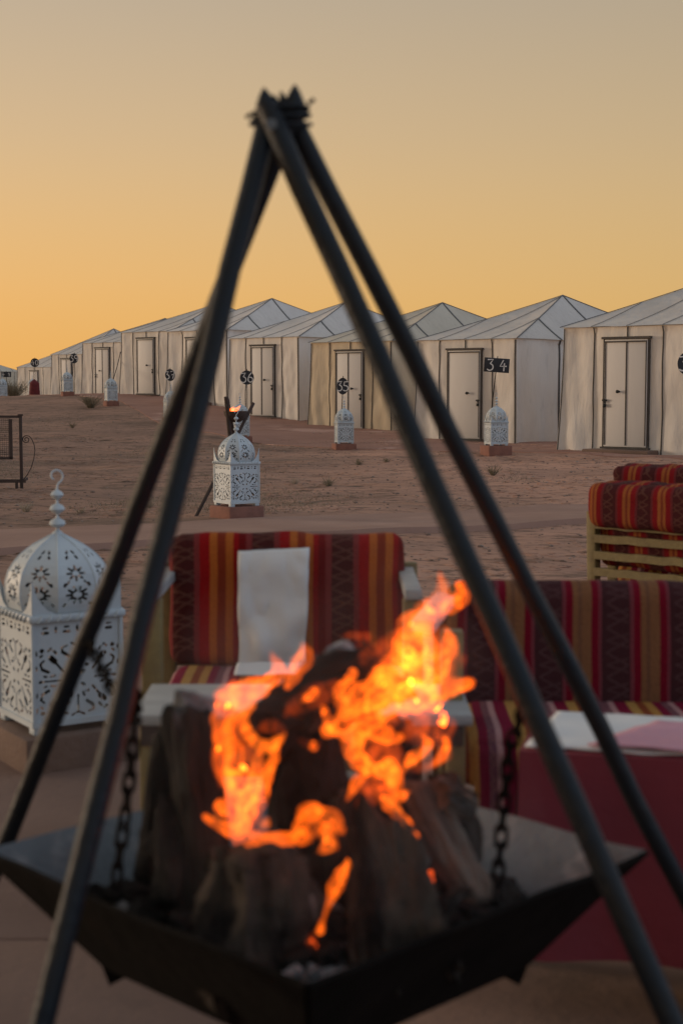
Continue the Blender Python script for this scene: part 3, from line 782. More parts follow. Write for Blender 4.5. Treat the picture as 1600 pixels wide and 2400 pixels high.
# ------------------------------------------------------------------ metal garden bench at the left edge
BY = 18.0
def make_bench():
    x0 = PX(47, BY); z0 = gz(x0, BY)
    a = thing('metal_bench', 'rusty metal bench end with wire mesh panel and scroll at left edge', 'bench', (x0, BY, z0), R(4))
    m = MB(); m.box((0, 0, .44), (.036, .036, .92), bev=.004); m.box((0, 0, .89), (.06, .05, .02)); m.build('post', M_rustiron, a)
    m = MB(); m.box((-.9, 0, .87), (1.78, .03, .03)); m.build('top_rail', M_rustiron, a)
    m = MB(); m.box((-.9, 0, .095), (1.9, .035, .04)); m.box((0, .22, .095), (.03, .46, .03)); m.build('bottom_rail', M_rustiron, a)
    m = MB(); m.box((-.12, 0, .60), (.04, .03, .48)); m.box((-.9, 0, .37), (1.6, .03, .03)); m.build('panel_frame', M_rustiron, a)
    m = MB()
    for i in range(64): m.box((-.15 - i * .024, 0, .61), (.0035, .004, .47))
    for i in range(20): m.box((-.9, .004, .39 + i * .024), (1.56, .004, .0035))
    m.build('wire_mesh', M_rustiron, a, smooth=False)
    pts = []
    for i in range(24):
        an = R(90 + 540 * (1 - i / 23)); r = .012 + .036 * i / 23
        pts.append((.065 + r * math.cos(an), 0, .595 + r * math.sin(an)))
    pts += [(.10, 0, .635), (.13, 0, .60), (.158, 0, .53), (.165, 0, .46), (.15, 0, .36), (.115, 0, .25), (.07, 0, .17), (.02, 0, .11)]
    m = MB(); m.tube(pts, .006, 6); m.build('scroll', M_rustiron, a)
    for dx in (-.06, 0):
        m = MB(); m.box((dx, 0, .02), (.03, .03, .12)); m.build('foot', M_rustiron, a)
make_bench()

# ------------------------------------------------------------------ seats
def cushion(w, d, h, r, seed, amp=.008, n=22):
    """soft rounded box, centred"""
    mb = MB(); bm = bmesh.new(); bmesh.ops.create_cube(bm, size=2); bmesh.ops.subdivide_edges(bm, edges=bm.edges[:], cuts=n, use_grid_fill=True)
    hx, hy, hz = w / 2, d / 2, h / 2; r = min(r, hx, hy, hz)
    for v in bm.verts:
        p = Vector((v.co.x * hx, v.co.y * hy, v.co.z * hz))
        c = Vector((max(-hx + r, min(hx - r, p.x)), max(-hy + r, min(hy - r, p.y)), max(-hz + r, min(hz - r, p.z))))
        dlt = p - c
        if dlt.length > 1e-6: p = c + dlt.normalized() * r
        nn = (p - Vector((0, 0, 0))).normalized()
        k = amp * (noise.noise(p * 7 + Vector((seed, 0, 0))) + .6 * noise.noise(p * 17 + Vector((seed, 3, 0))))
        v.co = p + nn * k
    bm.normal_update(); bm.verts.index_update()
    mb.v = [tuple(v.co) for v in bm.verts]; mb.f = [tuple(v.index for v in f.verts) for f in bm.faces]; bm.free()
    return mb
def armchair(label, loc, rz, seed, W=.70, arm=True, fabric=None, seat=None, back_h=.82, group='wooden chairs with woven cushions', slats=5, drape=False):
    """local: front is -Y, seat on z = .48, back cushion at y = 0"""
    t = thing('armchair', label, 'chair', loc, rz, group)
    hw = W / 2
    for s in (-1, 1):
        m = MB(); m.bar((s * hw, .10, 0), (s * hw, .13, back_h - (.12 if drape else .08)), .045, .045, (0, 1, 0), bev=.005); m.build('back_post', M_wood, t)
        if arm:
            m = MB(); m.box((s * (hw - .012), -.33, .355), (.05, .06, .71), bev=.005); m.build('front_leg', M_wood, t)
            m = MB(); m.box((s * (hw - .012), -.115, .725), (.044, .50, .028), bev=.004); m.build('armrest', M_whitewood, t)
        else:
            m = MB(); m.box((s * hw, -.46, .20), (.05, .06, .40), bev=.005); m.build('front_leg', M_wood, t)
    for i in range(slats):
        z = back_h - (.165 if drape else .11) - i * (.072 if drape else .085)
        m = MB(); pts = [(-hw + .02 + (W - .04) * k / 10, .145 - .01 * (z < .6), z + .006 * noise.noise(Vector((k * .8, i, seed)))) for k in range(11)]
        m.strip(pts, .055 if i == 0 else .034, .02, (0, 1, 0)); m.build('slat', M_wood, t, smooth=False)
    m = MB()
    m.box((0, -.46, .33), (W - .05, .03, .09)); m.box((0, .10, .33), (W - .05, .03, .09))
    for s in (-1, 1): m.box((s * (hw - .02), -.18, .33), (.03, .54, .09))
    m.build('seat_frame', M_wood, t, smooth=False)
    cb = cushion(W - .035, .13, back_h - .46, .04, seed, .010).build('back_cushion', fabric or M_kilim, t); cb.location = (0, .055, .48 + (back_h - .48) / 2); cb.rotation_euler = (R(-5), 0, 0)
    if drape:
        cf = cushion(W - .02, .10, .19, .05, seed + 5, .012).build('cushion_fold', fabric or M_kilim, t); cf.location = (0, .165, back_h - .09)
    cs = cushion(W - .06, .50, .12, .045, seed + 3, .008).build('seat_cushion', seat or M_seatw, t); cs.location = (0, -.24, .42)
    return t
CHX, CHY = -.151, 4.12
armchair('wooden armchair facing the camera with red and orange striped cushions and a white cloth', (CHX, CHY, .012), 0, 1, W=.69, back_h=.83)
# white cloth draped over its back
mb = MB()
def cl(u, v):
    x = -.088 + .176 * u + .006 * noise.noise(Vector((u * 3, v * 5, 1)))
    L1 = v * .50
    if L1 < .34: y, z = -.040 + .02 * math.exp(-L1 * 40), .795 - L1
    elif L1 < .37: a = (L1 - .34) / .03 * math.pi / 2; y, z = -.040 - .04 * math.sin(a), .455 + .04 - .01 + .0 - .012 * math.sin(a) - .03 * (1 - math.cos(a)) * 0 - .03
    else: y, z = -.08 - (L1 - .37), .462 - (L1 - .37) * .05 + .035
    fold = .022 * abs(math.sin((u * .9 + v * 2.3) * 3.1)) * min(1, max(0, v - .15) * 3) + .016 * noise.noise(Vector((u * 4, v * 6, 3)))
    return Vector((x + (.014 * (1 - v) if u > .5 else -.004), y - abs(fold) - .012, z + .01 * u * (1 - v)))
mb.grid(cl, 18, 60)
o = mb.build('draped_cloth', M_cloth); o.location = (CHX - .04, CHY, .015)
sm = o.modifiers.new('thickness', 'SOLIDIFY'); sm.thickness = .004
tag(o, 'creased white cloth hanging over the back of the striped armchair', 'cloth')

# two chairs behind on the right, seen from the back
armchair('wooden chair seen from behind at right with red and orange cushion and slatted back', (1.40, 6.35, .012), R(180 - 42), 5, W=.60, arm=False, back_h=.83, drape=True, fabric=M_kilim_back)
armchair('striped chair mostly hidden behind the slatted chair on the right', (1.70, 7.15, .012), R(180 - 30), 8, W=.74, arm=False, back_h=.862, drape=True, fabric=M_kilim_back)

# low white table before the armchair
TT = D(0, 0, 1)
t = thing('low_table', 'low white painted wooden table behind the fire before the armchair', 'table', (-.085, 3.36, .012))
m = MB(); m.box((0, 0, .530), (.74, .34, .025), bev=.004); m.build('tabletop', M_whitewood, t)
m = MB(); m.box((0, -.155, .495), (.70, .02, .044)); m.box((0, .155, .495), (.70, .02, .044)); m.build('apron', M_rustiron, t, smooth=False)
for sx in (-1, 1):
    for sy in (-1, 1):
        m = MB(); m.box((sx * .335, sy * .14, .258), (.04, .04, .516), bev=.004); m.build('leg', M_wood, t)

# sofa on the right
def make_sofa():
    SX0, SY0, Wd = .25, 3.70, 1.75
    t = thing('sofa', 'long sofa at right with plum and tan striped throws', 'sofa', (SX0 + Wd / 2, SY0, .012), R(-1.5))
    hw = Wd / 2
    cb = cushion(Wd - .02, .13, .42, .05, 11, .007, 30).build('back_throw', M_throw, t); cb.location = (.0, .03, .552); cb.rotation_euler = (R(-4), 0, 0)
    cs = cushion(Wd - .06, .40, .14, .05, 14, .007, 30).build('seat_cushion', M_seatw, t); cs.location = (0, -.20, .40)
    m = MB()
    def dr(u, v):
        x = -hw + .06 + (Wd - .12) * u
        return Vector((x, -.405 - .02 * v + .014 * math.sin(x * 19 + 2 * math.sin(v * 3)) * v, .445 - .17 * v + .006 * noise.noise(Vector((x * 9, v, 2)))))
    m.grid(dr, 120, 8); o = m.build('seat_throw', M_seatw, t); s_ = o.modifiers.new('thickness', 'SOLIDIFY'); s_.thickness = .005
    m = MB()
    for i in range(60):
        x = -hw + .07 + (Wd - .14) * i / 59
        m.tube([(x, -.425, .27), (x + rnd.uniform(-.01, .01), -.43, .235), (x + rnd.uniform(-.015, .015), -.425, .20)], [.004, .003, .002], 5)
    m.build('fringe', M_pink, t)
    m = MB(); m.box((0, -.36, .24), (Wd - .04, .03, .07)); m.box((0, .06, .30), (Wd - .04, .03, .10)); m.build('seat_frame', M_wood, t, smooth=False)
    for s in (-1, 1):
        for y in (-.36, .10):
            m = MB(); m.box((s * (hw - .01), y, .35 if y < 0 else .36), (.05, .05, .70 if y < 0 else .72), bev=.004); m.build('leg', M_wood, t)
        m = MB(); M2 = Matrix.Rotation(R(-9) * -s, 3, 'Z')
        m.box((s * (hw + .02), -.17, .715), (.055, .46, .028), M2, bev=.004); m.build('armrest', M_whitewood, t)
make_sofa()

# cloth covered table at the right, nearer
RT = P(1215, 1770, 2.82)
t = thing('covered_table', 'low table hung all round with a plain maroon cloth at right', 'table', (RT.x, RT.y, .012), R(-14))
HZ_ = .555
def skirt(u, v):
    # perimeter of a .9 x .42 rectangle, hanging down
    a, b = .95, .34; per = 2 * (a + b); s = u * per
    if s < a: x, y, nx, ny = s, 0, 0, -1
    elif s < a + b: x, y, nx, ny = a, s - a, 1, 0
    elif s < 2 * a + b: x, y, nx, ny = a - (s - a - b), b, 0, 1
    else: x, y, nx, ny = 0, b - (s - 2 * a - b), -1, 0
    k = (.015 * math.sin(s * 13 + 1 + math.sin(s * 5)) + .020 * noise.noise(Vector((s * 5, v * 1.5, 3)))) * v + .025 * v
    return Vector((x + nx * k, y + ny * k, HZ_ - .395 * v))
m = MB(); m.grid(skirt, 160, 14); m.build('cloth_skirt', M_maroon, t)
m = MB(); m.box((.475, .17, HZ_ - .004), (.95, .34, .012), bev=.004); m.build('cloth_top', M_maroon, t)
for x in (.34, .80):
    for y in (.12, .24):
        m = MB(); m.box((x, y, .27), (.045, .045, .54)); m.build('leg', M_wood, t)
def flat_cloth(name, m_, label, cat, x0, x1, y0, y1, z, skew, seed):
    mb = MB()
    def fn(u, v):
        x = x0 + (x1 - x0) * u + skew * v; y = y0 + (y1 - y0) * v
        e = noise.noise(Vector((u * 6, v * 4, seed)))
        return Vector((x + .006 * e, y + .005 * noise.noise(Vector((u * 9, v * 3, seed + 2))), z + .006 + .006 * e))
    mb.grid(fn, 36, 14); o = mb.build(name, m_)
    s_ = o.modifiers.new('thickness', 'SOLIDIFY'); s_.thickness = .004
    o.location = (RT.x, RT.y, .012); o.rotation_euler = (0, 0, R(-14)); tag(o, label, cat)
flat_cloth('table_runner', M_cloth, 'white cloth lying across the maroon covered table', 'cloth', .01, .55, .012, .33, HZ_ + .004, .03, 2)
flat_cloth('folded_cloth', M_pink, 'pale pink cloth lying over the white one on the maroon table', 'cloth', .13, .93, .006, .24, HZ_ + .016, .12, 6)

# ------------------------------------------------------------------ fire bowl, tripod, chains, logs
BX, BYC, RIM, BOT = P(737, 2040, 2.2).x, 2.2, .570, .392
HD, HB = .50, .315
bowl = thing('fire_bowl', 'square black iron fire bowl hanging corner forward between the tripod legs', 'fire bowl', (BX, BYC, 0))
rc = [Vector((0, -HD, RIM)), Vector((HD, 0, RIM)), Vector((0, HD, RIM)), Vector((-HD, 0, RIM))]
bc = [Vector((0, -HB, BOT)), Vector((HB, 0, BOT)), Vector((0, HB, BOT)), Vector((-HB, 0, BOT))]
def bowl_side(k):
    a, b, c, d = rc[k], rc[(k + 1) % 4], bc[(k + 1) % 4], bc[k]
    no = (b - a).cross(d - a).normalized()
    if no.dot(Vector((0, 0, 1))) < 0: no = -no
    m = MB(); n = 16
    vs = []
    for lay in (0, 1):
        for j in range(5):
            for i in range(n + 1):
                u, v = i / n, j / 4
                p = a.lerp(b, u).lerp(d.lerp(c, u), v)
                p += Vector((0, 0, 1)) * (.010 * noise.noise(Vector((u * 3, v, k * 5 + 2))) * (1 - v))
                vs.append(p - no * (.007 * lay))
    q = lambda l, j, i: l * 5 * (n + 1) + j * (n + 1) + i
    top, bot, edge = [], [], []
    for j in range(4):
        for i in range(n):
            top.append((q(0, j, i), q(0, j + 1, i), q(0, j + 1, i + 1), q(0, j, i + 1)))
            bot.append((q(1, j, i), q(1, j, i + 1), q(1, j + 1, i + 1), q(1, j + 1, i)))
    for i in range(n): edge.append((q(0, 0, i), q(0, 0, i + 1), q(1, 0, i + 1), q(1, 0, i)))
    for i in range(n): edge.append((q(0, 4, i + 1), q(0, 4, i), q(1, 4, i), q(1, 4, i + 1)))
    for j in range(4): edge += [(q(0, j + 1, 0), q(0, j, 0), q(1, j, 0), q(1, j + 1, 0)), (q(0, j, n), q(0, j + 1, n), q(1, j + 1, n), q(1, j, n))]
    m.add(vs, top + bot + edge)
    me = m.mesh('side_plate'); me.materials.append(M_iron_flat); me.materials.append(M_pan)
    for i in range(len(top)): me.polygons[i].material_index = 1
    link('side_plate', me, None, bowl)
for k in range(4): bowl_side(k)
m = MB()
vs = [v + Vector((0, 0, .001)) for v in bc] + [v - Vector((0, 0, .006)) for v in bc]
m.add(vs, [(0, 1, 2, 3), (7, 6, 5, 4)] + [(i, i + 4, (i + 1) % 4 + 4, (i + 1) % 4) for i in range(4)]); m.build('bottom_plate', M_iron_flat, bowl, smooth=False)
for k in range(4):
    # small welded gusset under each lower corner
    c = bc[k]; dr = Vector((c.x, c.y, 0)).normalized()
    sd = Vector((-dr.y, dr.x, 0)) * .004; up = Vector((0, 0, 1))
    tri_ = [c + dr * .012 + up * .012, c - dr * .055 - up * .004, c - dr * .004 - up * .032]
    m = MB(); m.add([v + sd for v in tri_] + [v - sd for v in tri_], [(0, 1, 2), (5, 4, 3), (0, 3, 4, 1), (1, 4, 5, 2), (2, 5, 3, 0)]); m.build('corner_gusset', M_iron_flat, bowl, smooth=False, fix=True)
# ash bed
m = MB()
def ash(u, v):
    x, y = (u - .5) * 2, (v - .5) * 2
    # square rotated 45 deg
    X, Y = (x - y) / 2, (x + y) / 2
    r = abs(X) + abs(Y)
    z = BOT + .088 + .055 * (1 - r) ** .7 + .012 * noise.noise(Vector((X * 9, Y * 9, 1))) + .008 * noise.noise(Vector((X * 24, Y * 24, 2)))
    zm = BOT + max(0, r * .392 - HB) / (HD - HB) * (RIM - BOT) + .005
    return Vector((X * .392, Y * .392, max(zm, z - .008 * r)))
m.grid(ash, 50, 50); o = m.build('ash_bed', M_ash, None); o.location = (BX, BYC, 0); kind(o, 'stuff')
tag(o, 'grey ash and cinders heaped in the fire bowl', 'ash')

# tripod (four poles bound at the top)
tri = thing('fire_tripod', 'tall tripod of four dark iron poles bound at the top above the fire', 'tripod', (BX, BYC, 0))
to = Vector(tri.location)
def leg(p_top, p_bot, r):
    # straight pole from the prong through to the ground
    d = (p_bot - p_top); k = (0.012 - p_top.z) / d.z
    foot = p_top + d * k
    n = 14
    pts = [p_top.lerp(foot, i / n) + Vector((.004 * noise.noise(Vector((i * .6, p_bot.x * 9, 1))), 0, 0)) for i in range(n + 1)]
    m = MB(); m.tube([q - to for q in pts], r, 18); m.build('pole', M_iron, tri); return p_top, foot
LF = leg(P(636, 250, 2.185), P(100, 2400, 1.80), .0155)
LB = leg(P(692, 250, 2.20), P(20, 1959, 2.50), .0152)
RF = leg(P(626, 250, 2.165), P(1572, 2400, 1.82), .0162)
RB = leg(P(670, 250, 2.215), P(1600, 2093, 2.38), .0152)
apx = P(658, 272, 2.19)
m = MB()
for i in range(3):
    z = apx.z - .012 + i * .009
    pts = []
    for k in range(25):
        a = 2 * math.pi * k / 24
        pts.append(Vector((apx.x + (.0435 - .002 * i) * math.cos(a), apx.y + .036 * math.sin(a), z + .005 * math.sin(a + i))) - to)
    m.tube(pts, .0032, 6)
for (dx, dz, dx2, dz2) in ((.040, .014, .049, .020), (-.040, .0, -.049, -.006)):
    m.tube([apx + Vector((dx, -.02, dz)) - to, apx + Vector((dx2, -.022, dz2)) - to], .003, 6)
m.build('wire_binding', M_iron, tri)
for (x0, x1, y1, r_) in ((626, 618, 206, .0155), (650, 640, 222, .010), (672, 658, 214, .009), (690, 691, 198, .0155)):
    m = MB(); b = P(x0, 262, 2.185) - to; e = P(x1, y1, 2.185) - to
    m.tube([b, b.lerp(e, .35), b.lerp(e, .75), e], [r_, r_ * .95, r_ * .5, .0015], 8); m.build('prong', M_iron, tri)
m = MB(); b = P(637, 294, 2.15) - to; m.tube([b + Vector((0, .01, 0)), b + Vector((0, -.012, 0))], [.009, .008], 10); m.build('bolt', M_pan, tri)

def on_leg(L_, z):
    k = (z - L_[0].z) / (L_[1].z - L_[0].z); return L_[0].lerp(L_[1], k)
def chain(label, pts, link_l=.036, wr=.0031):
    pts = [Vector(p) for p in pts]
    ln = [0]
    for a, b in zip(pts, pts[1:]): ln.append(ln[-1] + (b - a).length)
    n = max(2, round(ln[-1] / (link_l * .78)))
    t = thing('chain', label, 'chain', pts[0], 0, 'iron chains holding the fire bowl')
    m = MB(); prof = []
    hl, hw_ = link_l / 2, .0080
    for k in range(16):
        a = 2 * math.pi * k / 16; prof.append((hw_ * math.cos(a), 0, (hl - hw_) * (1 if math.sin(a) > 1e-6 else -1 if math.sin(a) < -1e-6 else 0) + hw_ * math.sin(a)))
    m.tube(prof + prof[:2], wr, 6, cap=False); me = m.mesh('link')
    for i in range(n):
        s = ln[-1] * (i + .5) / n
        for j in range(len(pts) - 1):
            if s <= ln[j + 1]: break
        k = (s - ln[j]) / (ln[j + 1] - ln[j]); p = pts[j].lerp(pts[j + 1], k); d = (pts[j + 1] - pts[j]).normalized()
        o = link('link', me, M_iron_flat, t, p - pts[0]); q = Vector((0, 0, 1)).rotation_difference(d)
        o.rotation_mode = 'QUATERNION'; o.rotation_quaternion = q @ Matrix.Rotation(R(35 + 90 * (i % 2)), 4, 'Z').to_quaternion()
chain('iron chain at right from the front pole down into the bowl', [on_leg(RF, P(1208, 1650, 1.95).z) + Vector((-.005, .02, 0)), P(1193, 1754, 2.00), P(1178, 1907, 2.04), P(1168, 2035, 2.06), P(1162, 2110, 2.06)])
chain('iron chain at left down to the bowl beside the stacked logs', [on_leg(LF, P(318, 1600, 2.0).z) + Vector((.012, .02, 0)), P(316, 1690, 2.06), P(311, 1760, 2.08), P(297, 1887, 2.1), P(287, 1958, 2.1), P(276, 2035, 2.08), P(273, 2075, 2.07)])
chain('short iron chain slanting from the rear left pole before the big lantern', [on_leg(LB, P(214, 1505, 2.36).z), P(240, 1570, 2.30), P(270, 1630, 2.22), P(300, 1690, 2.10)])

def log(label, a, b, ra, rb, m_, seed, rough=.24, facets=None):
    facets = 4 + seed % 3 if facets is None else facets
    a, b = Vector(a), Vector(b); n, k = 26, 44; L_ = (b - a).length
    pts = []; rads = []
    side = (b - a).cross(Vector((0, 1, 0))).normalized()
    for i in range(n + 1):
        t = i / n
        pts.append(a.lerp(b, t) + side * .010 * noise.noise(Vector((t * 2.2, seed, 1))))
        rads.append((ra + (rb - ra) * t) * (.86 if i in (0, n) else 1))
    def jit(q, i, kk):
        an = 2 * math.pi * kk / k
        r = rads[i]
        f = 0 if not facets else .75 * (math.cos(math.pi / facets) / math.cos(((an + seed) % (2 * math.pi / facets)) - math.pi / facets) - .82)
        f += noise.noise(Vector((math.cos(an) * 1.3, math.sin(an) * 1.3, seed + i * .08))) * rough * 1.3 + noise.noise(Vector((math.cos(an) * 4, math.sin(an) * 4, seed * 3 + i * .20))) * rough * .75 + noise.noise(Vector((math.cos(an) * 10, math.sin(an) * 10, seed * 5 + i * .14))) * rough * .42 + noise.noise(Vector((math.cos(an) * 3, math.sin(an) * 3, seed * 9 + i * .8))) * rough * .3
        return r * f
    mb = MB(); mb.tube(pts, rads, k, True, jit); c = (a + b) / 2
    # local z along the log so that grain follows it
    q = Vector((0, 0, 1)).rotation_difference((b - a).normalized()); qi = q.inverted()
    mb.v = [qi @ (Vector(v) - c) for v in mb.v]
    for v in mb.v:        # ragged, slanting ends
        e = max(0, abs(v.z) / (L_ / 2) - .75) / .25
        v.z += math.copysign(e, v.z) * max(ra, rb) * (.9 * noise.noise(Vector((v.x * 14, v.y * 14, seed + (v.z > 0) * 5))) + .7 * noise.noise(Vector((v.x * 45, v.y * 45, seed + (v.z > 0) * 5))) - .2) 
    mb.v = [tuple(v) for v in mb.v]
    o = mb.build('firewood_log', m_); o.location = c; o.rotation_mode = 'QUATERNION'; o.rotation_quaternion = q
    return tag(o, label, 'log', 'firewood stacked in the fire bowl')
def px2(r, d): return r * K * d / F_PX
log('charred upright log at the far left of the stack', D(425, 1640, 2.34), D(352, 2050, 2.24), px2(52, 2.3), px2(46, 2.2), M_char, 1)
log('dark leaning log with pale ashy top left of the left flame', D(430, 1625, 2.20), D(490, 2140, 2.05), px2(50, 2.2), px2(58, 2.05), M_char, 2)
log('thin charred stick between chain and left log', D(372, 1690, 2.24), D(330, 2010, 2.16), px2(20, 2.2), px2(17, 2.2), M_char, 31)
log('thick short brown log at the front left of the stack', D(588, 1935, 2.05), D(600, 2300, 1.95), px2(118, 2.0), px2(140, 1.95), M_log, 3)
log('black burnt upright log in the middle behind the flames', D(712, 1660, 2.26), D(712, 2080, 2.20), px2(92, 2.2), px2(98, 2.2), M_char, 4)
log('charred log lying across the top of the stack', D(590, 1690, 2.20), D(860, 1560, 2.27), px2(66, 2.2), px2(74, 2.25), M_char, 5)
log('short ash whitened log end on top of the stack', D(726, 1545, 2.27), D(818, 1500, 2.31), px2(34, 2.2), px2(40, 2.2), M_ashlog, 6)
log('grey brown log leaning at the front right of the stack', D(862, 1875, 2.10), D(940, 2270, 1.97), px2(66, 2.0), px2(140, 2.0), M_log, 7)
log('pale barked log leaning outward at the right of the stack', D(955, 1800, 2.20), D(1105, 2100, 2.13), px2(40, 2.2), px2(52, 2.1), M_bark, 8)
log('short knotty log behind the pale barked one', D(1040, 1790, 2.28), D(1062, 2060, 2.22), px2(52, 2.2), px2(50, 2.2), M_log, 9)
log('charred log at the back under the right flames', D(880, 1640, 2.34), D(905, 2010, 2.28), px2(62, 2.3), px2(66, 2.3), M_char, 10)

EXTRA = [
 ('short burnt stub standing at the left between chain and logs', (395, 1850, 2.14), (400, 2100, 2.06), 34, 42, 'c', 41),
 ('small charred stick leaning left against the tall dark log', (330, 1960, 2.12), (460, 1820, 2.12), 20, 14, 'c', 42),
 ('grey ash covered chunk at the upper left of the stack', (405, 1615, 2.22), (500, 1650, 2.24), 30, 34, 'a', 43),
 ('burnt branch bridging the left logs under the top log', (500, 1700, 2.26), (650, 1640, 2.28), 34, 40, 'c', 44),
 ('black chunk under the top log at the centre', (610, 1600, 2.24), (760, 1640, 2.20), 42, 50, 'c', 45),
 ('charred piece behind the front right log', (790, 1800, 2.18), (830, 2090, 2.10), 46, 60, 'c', 46),
 ('thin grey branch leaning out at the right over the pan', (1085, 1815, 2.24), (985, 2050, 2.16), 16, 22, 'l', 47),
 ('broken knotty stub with dark end at the right', (1010, 1820, 2.17), (1090, 1870, 2.19), 36, 24, 'b', 48),
 ('burnt splinter at the foot of the front right log', (1000, 2110, 2.02), (1075, 2040, 2.08), 18, 14, 'l', 49),
 ('small black chunk in front of the left log foot', (400, 2120, 2.02), (470, 2160, 1.98), 24, 28, 'c', 50),
 ('charred chunk between the two front logs', (715, 2060, 2.08), (745, 2250, 1.97), 34, 40, 'c', 51),
 ('ash flecked lump at the top right of the stack', (835, 1530, 2.29), (905, 1600, 2.28), 34, 42, 'c', 52)]
for lb_, a_, b_, r0_, r1_, mk, sd_ in EXTRA:
    log(lb_, D(*a_), D(*b_), px2(r0_, a_[2]), px2(r1_, b_[2]), {'c': M_char, 'a': M_ashlog, 'l': M_log, 'b': M_bark}[mk], sd_, rough=.34)
# charcoal and cinders on the ash
m = MB(); rq = random.Random(3)
iv2 = bmesh.new(); bmesh.ops.create_icosphere(iv2, subdivisions=1, radius=1); lv = [v.co.copy() for v in iv2.verts]; lf = [tuple(v.index for v in f.verts) for f in iv2.faces]; iv2.free()
for mm, nm, cnt_, s0, s1 in ((M_char, 'charcoal', 170, .008, .028), (M_ashlog, 'cinders', 130, .004, .014)):
    m = MB()
    while cnt_ > 0:
        X, Y = rq.uniform(-1, 1), rq.uniform(-1, 1)
        if abs(X) + abs(Y) > .84: continue
        r_ = abs(X) + abs(Y); s_ = rq.uniform(s0, s1); c = Vector((BX + X * .405, BYC + Y * .405, BOT + .088 + .055 * (1 - r_) ** .7 - .006 * r_ + s_ * .25)); sd = rq.random() * 50
        Mr = Matrix.Rotation(rq.uniform(0, 6), 3, 'Z') @ Matrix.Rotation(rq.uniform(-.5, .5), 3, 'X')
        m.add([c + Mr @ Vector((v.x * s_ * 1.6, v.y * s_, v.z * s_ * .8)) * (1 + .5 * noise.noise(v * 2 + Vector((sd, 0, 0)))) for v in lv], lf); cnt_ -= 1
    kind(m.build(nm, mm, None, smooth=False), 'stuff')

# flames: closed wavy tongues that glow through their volume
def Z(x, y, d): return P(400 + x / 2.0907, 1300 + y / 2.0907, d)
fire = thing('campfire', 'bright orange flames leaping round the stacked logs in the bowl', 'fire', (BX, BYC, RIM))
fo = Vector(fire.location)
def flame(pts, m_, d, wob=.78, sub=7, flat=.75):
    """pts: (x, y, half width) in the close-up's pixels; d depth"""
    sd = rnd.uniform(0, 100)
    # Catmull-Rom
    P_ = [pts[0]] + list(pts) + [pts[-1]]; out = []
    for i in range(1, len(P_) - 2):
        for k in range(sub):
            t = k / sub
            out.append(tuple(.5 * (2 * P_[i][c] + (P_[i + 1][c] - P_[i - 1][c]) * t + (2 * P_[i - 1][c] - 5 * P_[i][c] + 4 * P_[i + 1][c] - P_[i + 2][c]) * t * t + (3 * P_[i][c] - P_[i - 1][c] - 3 * P_[i + 1][c] + P_[i + 2][c]) * t ** 3) for c in range(3)))
    out.append(tuple(pts[-1]))
    w = []; rr = []
    for i, (x, y, r) in enumerate(out):
        dd = d + .025 * noise.noise(Vector((i * .2, sd, 0)))
        w.append(Z(x, y, dd) - fo); rr.append(max(.0006, 1.22 * r / 2.0907 * dd / F_PX))
    def jit(q, i, k):
        return rr[i] * wob * (noise.noise(Vector((q.x * 42, q.y * 42, q.z * 24 + sd))) + .5 * noise.noise(Vector((q.x * 95, q.y * 95, q.z * 60 + sd))))
    mb = MB(); nn = 20
    mb.tube(w, rr, nn, True, jit)
    if m_ is M_fl:            # a flame is a hollow sheet of burning gas: an inner skin, facing inward
        i0 = 0; keep = [i for i in range(len(w)) if rr[i] > .0052]
        if len(keep) > 3:
            lo_, hi_ = keep[0], keep[-1]; V2 = []
            for i in range(lo_, hi_ + 1):
                for k in range(nn):
                    q = Vector(mb.v[i * nn + k]); dd_ = q - w[i]; l_ = dd_.length
                    V2.append(w[i] + dd_ * max(.15, (l_ - .0034) / max(l_, 1e-5)))
            m2 = hi_ - lo_ + 1; F2 = []
            for i in range(m2 - 1):
                for k in range(nn):
                    k2 = (k + 1) % nn; F2.append((i * nn + k, (i + 1) * nn + k, (i + 1) * nn + k2, i * nn + k2))
            F2.append(tuple(range(nn))); F2.append(tuple((m2 - 1) * nn + k for k in range(nn - 1, -1, -1)))
            mb.add(V2, F2)
    mb.build('flame_tongue', m_, fire)
H, O_, DM = M_fl_hot, M_fl, M_fl_dim
